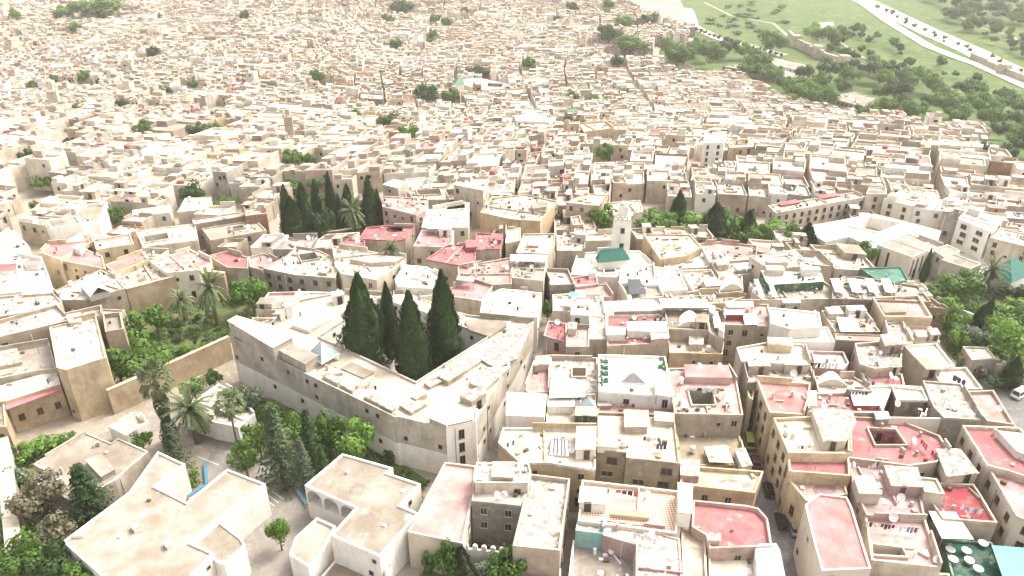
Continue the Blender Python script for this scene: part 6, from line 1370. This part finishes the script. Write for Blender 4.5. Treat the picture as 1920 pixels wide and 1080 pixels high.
sc = pts('1310,10 1480,5 1470,60 1400,70 1320,50'); n = 0
while n < 26:
    x, y = fr.uniform(1300, 1480), fr.uniform(0, 70)
    if inside((x, y), sc): Tr('low scrub bush on the far pale meadow', 'bush', fr.choice(('leaf', 'olive')), x, y, fr.uniform(14, 34), fr.uniform(4, 8), terr=True, parts=False, group='scrub on the far meadow', cat='shrub'); n += 1
# ------------------------------------------------------------------ the rest of the town: lots in a gently warped plan
hr = random.Random(21)
CELL = 1.5; GX, GY = 1400, 860
occ = np.zeros((GY, GX), bool)
def mark(poly, grow=0):
    xs = [p[0] for p in poly]; ys = [p[1] for p in poly]
    i0, i1 = max(0, int((min(xs)+1050)/CELL)), min(GX-1, int((max(xs)+1050)/CELL)+1); j0, j1 = max(0, int(min(ys)/CELL)), min(GY-1, int(max(ys)/CELL)+1)
    if i1 <= i0 or j1 <= j0: return
    X = (np.arange(i0, i1+1)+.5)*CELL-1050; Y = (np.arange(j0, j1+1)+.5)*CELL; XX, YY = np.meshgrid(X, Y); c = np.zeros(XX.shape, bool); n = len(poly)
    for k in range(n):
        x1, y1 = poly[k]; x2, y2 = poly[(k+1) % n]
        if y1 == y2: continue
        c ^= ((y1 > YY) != (y2 > YY)) & (XX < (x2-x1)*(YY-y1)/(y2-y1)+x1)
    return i0, i1, j0, j1, c
def cover(poly):
    r = mark(poly)
    if r is None: return 1.0
    i0, i1, j0, j1, c = r; n = c.sum()
    return 1.0 if n == 0 else (occ[j0:j1+1, i0:i1+1] & c).sum()/n
def fill(poly):
    r = mark(poly)
    if r: i0, i1, j0, j1, c = r; occ[j0:j1+1, i0:i1+1] |= c
for p in FOOT+KEEP: fill(p)
def warp(u, v): return (u+15*math.sin(v/63+1.3)+9*math.sin(u/47+v/90)+.10*v*math.sin(v/400), v+12*math.sin(u/59+.5)+7*math.sin(v/41+u/85)-.12*u)
LOTS = []
def split(u0, v0, u1, v1, d=0):
    w, h = u1-u0, v1-v0; lim = hr.choice((hr.uniform(5.5, 9), hr.uniform(7.5, 14), hr.uniform(9, 21)))
    if max(w, h) < lim or (w < 11 and h < 11 and hr.random() < .4): LOTS.append((u0, v0, u1, v1)); return
    t = hr.uniform(.36, .64); m = max(w, h); g = 2.8 if m > 90 else (1.9 if m > 42 else (1.2 if m > 24 and hr.random() < .5 else .0))
    if w > h*hr.uniform(.8, 1.1): s = u0+w*t; split(u0, v0, s-g/2, v1, d+1); split(s+g/2, v0, u1, v1, d+1)
    else: s = v0+h*t; split(u0, v0, u1, s-g/2, d+1); split(u0, s+g/2, u1, v1, d+1)
split(-1050, 60, 1050, 1250)
WALLP = [('cream', 18), ('sand', 20), ('tan', 22), ('ochre', 4), ('white', 14), ('grey', 14), ('brown', 9), ('pinkw', 3), ('pale', 12), ('peach', 2), ('brick', 1)]
ROOFP = [('white', 44), ('pale', 26), ('cream', 16), ('beige', 9), ('rub', 4), ('grey', 3), ('lpink', 9), ('pink', 3), ('rose', 2)]
def pick(tab):
    t = hr.uniform(0, sum(w for _, w in tab))
    for n, w in tab:
        t -= w
        if t <= 0: return n
    return tab[0][0]
cand = []
for u0, v0, u1, v1 in LOTS:
    w = [tuple(c+hr.uniform(-.7, .7) for c in warp(*q)) for q in ((u0, v0), (u1, v0), (u1, v1), (u0, v1))]
    cx, cy = sum(p[0] for p in w)/4, sum(p[1] for p in w)/4
    if cy < 75: continue
    q = pix(Vector((cx, cy, T(cx, cy)+9)))
    if not q or not (-70 < q[0] < 1990 and -45 < q[1] < 1150): continue
    if abs(area(w)) < 16: continue
    if q[1] > 600 or cover(w) > .12: continue
    cand.append((cy, w, q))
cand.sort(key=lambda c: -c[2][2])
print('infill lots', len(cand))
LAND = [('white minaret', 1163, 430), ('cypress garden', 625, 400), ('palace', 700, 620), ('white market', 1630, 425), ('institute', 1690, 470), ('mosque garden', 1300, 430), ('tall yellow gable', 962, 440), ('white cube house', 740, 343), ('tan fortress house', 975, 388), ('peach house', 1098, 372), ('tall cream block', 880, 345), ('brick block', 478, 397), ('tan roofed house', 365, 382), ('blank white house', 115, 415), ('brown flat roof', 172, 398), ('arched gateway house', 285, 393), ('arcaded front', 1530, 380), ('five-storey block', 1340, 258), ('purple court house', 1390, 266), ('yellow hall', 1785, 268), ('corner tower house', 1643, 360), ('hotel', 1465, 490), ('green pavilion roof', 1890, 505), ('cream range', 1900, 448), ('walled garden', 350, 610), ('riad', 300, 440), ('white corner building', 1003, 220), ('grey facade', 560, 510), ('street', 1440, 900), ('school', 300, 950), ('car park', 1890, 750), ('tiled terrace', 1180, 940)]
CN = dict(cream='cream', sand='sandy', tan='tan', ochre='ochre', white='white', grey='grey', brown='brown', pinkw='dusty pink', pale='pale', peach='peach', brick='brick-red', beige='beige', rub='rubble-strewn', lpink='pale pink', pink='pink', rose='dark red', olive='olive')
NTH = ['nearest', 'second', 'third', 'fourth', 'fifth', 'sixth', 'seventh', 'eighth', 'ninth', 'tenth', 'eleventh', 'twelfth', 'thirteenth', 'fourteenth', 'fifteenth', 'sixteenth', 'seventeenth', 'eighteenth', 'nineteenth', 'twentieth']
NSOLO = max(0, 298-len(HOUSES)); used = {}
far = MB()
def rot2(w, k): return w[k:]+w[:k]
def lerp2(a, b, t): return (a[0]+(b[0]-a[0])*t, a[1]+(b[1]-a[1])*t)
def bil(w, s, t): return lerp2(lerp2(w[0], w[1], s), lerp2(w[3], w[2], s), t)
def sub(w, s0, t0, s1, t1): return [bil(w, s0, t0), bil(w, s1, t0), bil(w, s1, t1), bil(w, s0, t1)]
NFAR = 0
for n, (cy, w, q) in enumerate(cand):
    cx = sum(p[0] for p in w)/4; g = T(cx, cy); sc = q[2]
    big = hr.random() < .035
    h = 7.6+3.2*noise.noise(Vector((cx/45, cy/45, 1.7)))+hr.triangular(-1.3, 1.5, 0)+(hr.uniform(2, 5) if big else 0)
    if q[1] > 330: h = min(h, 8.5)
    wall, roof = pick(WALLP), pick(ROOFP); par = hr.choice((.5, .7, .9, 1.1)); zt = g+h
    ar = abs(area(w)); ct = None; hs = []
    if ar > 95 and hr.random() < .33:
        s0, t0 = hr.uniform(.28, .4), hr.uniform(.28, .4); ct = sub(w, s0, t0, s0+hr.uniform(.25, .35), t0+hr.uniform(.25, .35))
    nh = hr.choice((0, 1, 1, 1, 2)) if ar > 40 else (hr.random() < .4)
    for k in range(int(nh)):
        cs, ctt = hr.choice(((0, 0), (1, 0), (0, 1), (1, 1))); sw, sh = hr.uniform(.28, .5), hr.uniform(.25, .45)
        s0 = .04 if cs == 0 else .96-sw; t0 = .04 if ctt == 0 else .96-sh
        hp = sub(w, s0, t0, s0+sw, t0+sh)
        if ct and any(inside(p, hp) for p in ct+[bil(w, .45, .45)]): continue
        hs.append((hp, zt-par+hr.uniform(1.8, 2.8), hr.choice((wall, 'white', 'sand', 'tan')), hr.choice((roof, 'white', 'pale', 'rub', 'beige')), True))
    if n < NSOLO:
        nm, lx, ly = min(LAND, key=lambda L: (L[1]-q[0])**2+((L[2]-q[1])*1.6)**2); dx, dy = q[0]-lx, (q[1]-ly)*1.6
        rel = 'left of' if dx < -abs(dy) else ('right of' if dx > abs(dy) else ('behind' if dy < 0 else 'in front of'))
        k = used.get((nm, rel), 0); used[(nm, rel)] = k+1
        lab = '%s house, %s roof%s, %s plain one %s the %s' % (CN[wall], CN[roof], ', light well' if ct else '', NTH[k] if k < 20 else 'number %d' % (k+1), rel, nm)
        make_house(lab, w, g, zt, wall, roof, par, ct, 5, 'beige', None, hs[:1], 'house', 'house', .4, 'm', None, .7, None, 'plain houses of the old town', None, None, 3.1, r=random.Random(n))
        continue
    NFAR += 1
    wc = shade(RGB[wall], hr.uniform(1.0, 1.5)); rc = shade(RGB[roof], hr.uniform(.8, 1.15)); zr = zt-par
    for i in range(4):
        p, e = w[i], w[(i+1) % 4]; far.quad((*p, g-2), (*e, g-2), (*e, zr), (*p, zr), 0, wc)
    if ct:
        o = ct; far.quad((*w[0], zr), (*w[1], zr), (*o[1], zr), (*o[0], zr), 1, rc); far.quad((*w[1], zr), (*w[2], zr), (*o[2], zr), (*o[1], zr), 1, rc); far.quad((*w[2], zr), (*w[3], zr), (*o[3], zr), (*o[2], zr), 1, rc); far.quad((*w[3], zr), (*w[0], zr), (*o[0], zr), (*o[3], zr), 1, rc)
        for i in range(4): far.quad((*o[(i+1) % 4], zr-5), (*o[i], zr-5), (*o[i], zr), (*o[(i+1) % 4], zr), 0, wc)
        far.quad(*[(*p, zr-5) for p in o], 1, rc)
    else: far.quad(*[(*p, zr) for p in w], 1, rc)
    ins = inset(w, .3 if sc > 2.2 else .4); pc = tuple(c*1.05 for c in wc)
    for i in range(4):
        j = (i+1) % 4
        far.quad((*w[i], zr), (*w[j], zr), (*w[j], zt), (*w[i], zt), 0, pc); far.quad((*w[i], zt), (*w[j], zt), (*ins[j], zt), (*ins[i], zt), 0, pc); far.quad((*ins[i], zt), (*ins[j], zt), (*ins[j], zr), (*ins[i], zr), 0, pc)
    for hp, zz, hw, hrf, _ in hs: far.prism(hp, zr, zz, 0, 1, shade(RGB[hw], hr.uniform(.85, 1.1)), shade(RGB[hrf], hr.uniform(.85, 1.1)))
    if hr.random() < .22:                        # lean-to sheets and small blocks
        a0 = bil(w, hr.uniform(.15, .5), hr.uniform(.15, .5)); far.box((a0[0], a0[1], zr), hr.uniform(1.5, 4), hr.uniform(1.2, 3), hr.uniform(.8, 2.2), hr.uniform(0, 1.5), 1, tuple(c for c in RGB[hr.choice(('white', 'white', 'pale', 'grey', 'rose', 'tan'))]))
    for k in range(hr.choice((0, 1, 2, 3))):
        a0 = bil(w, hr.uniform(.1, .9), hr.uniform(.1, .9)); far.box((a0[0], a0[1], zr), hr.uniform(.5, 1.2), hr.uniform(.5, 1.2), hr.uniform(.6, 1.5), hr.uniform(0, 1.5), 1, RGB[hr.choice(('white', 'pale', 'tan'))])
    p, e = Vector(w[0]), Vector(w[1]); d = e-p; L = d.length; d.normalize(); nn = Vector((d.y, -d.x))
    for k in range(hr.choice((0, 0, 1, 2, 3)) if sc > 1.6 else 0):
        u = hr.uniform(.1, .85)*L; z = zr-hr.choice((2.0, 2.3, 4.9)); a0 = p+d*u+nn*.05; a1 = p+d*(u+hr.uniform(.8, 1.2))+nn*.05
        if z > g+1: far.quad((*a0, z), (*a1, z), (*a1, z+1.3), (*a0, z+1.3), 2, (.02, .02, .02))
print('far houses', NFAR)
o = far.build('distant_houses', ['awall', 'aroof', 'pane']); tag(o, 'dense mass of pale flat-roofed houses covering the far old town', 'houses', None, 'stuff')
place_windows()
# ------------------------------------------------------------------ haze over the valley
b = MB(); b.box((0, 700, -4), 3400, 2000, 220); hz = b.build('haze', []); hz['kind'] = 'stuff'
hm = bpy.data.materials.new('haze'); hm.use_nodes = True; ht = hm.node_tree; ht.nodes.clear()
ho = ht.nodes.new('ShaderNodeOutputMaterial'); hv = ht.nodes.new('ShaderNodeVolumePrincipled'); hv.inputs['Color'].default_value = (1, .96, .88, 1); hv.inputs['Density'].default_value = .00012; hv.inputs['Anisotropy'].default_value = .3
ht.links.new(hv.outputs[0], ho.inputs['Volume']); hz.data.materials.append(hm)
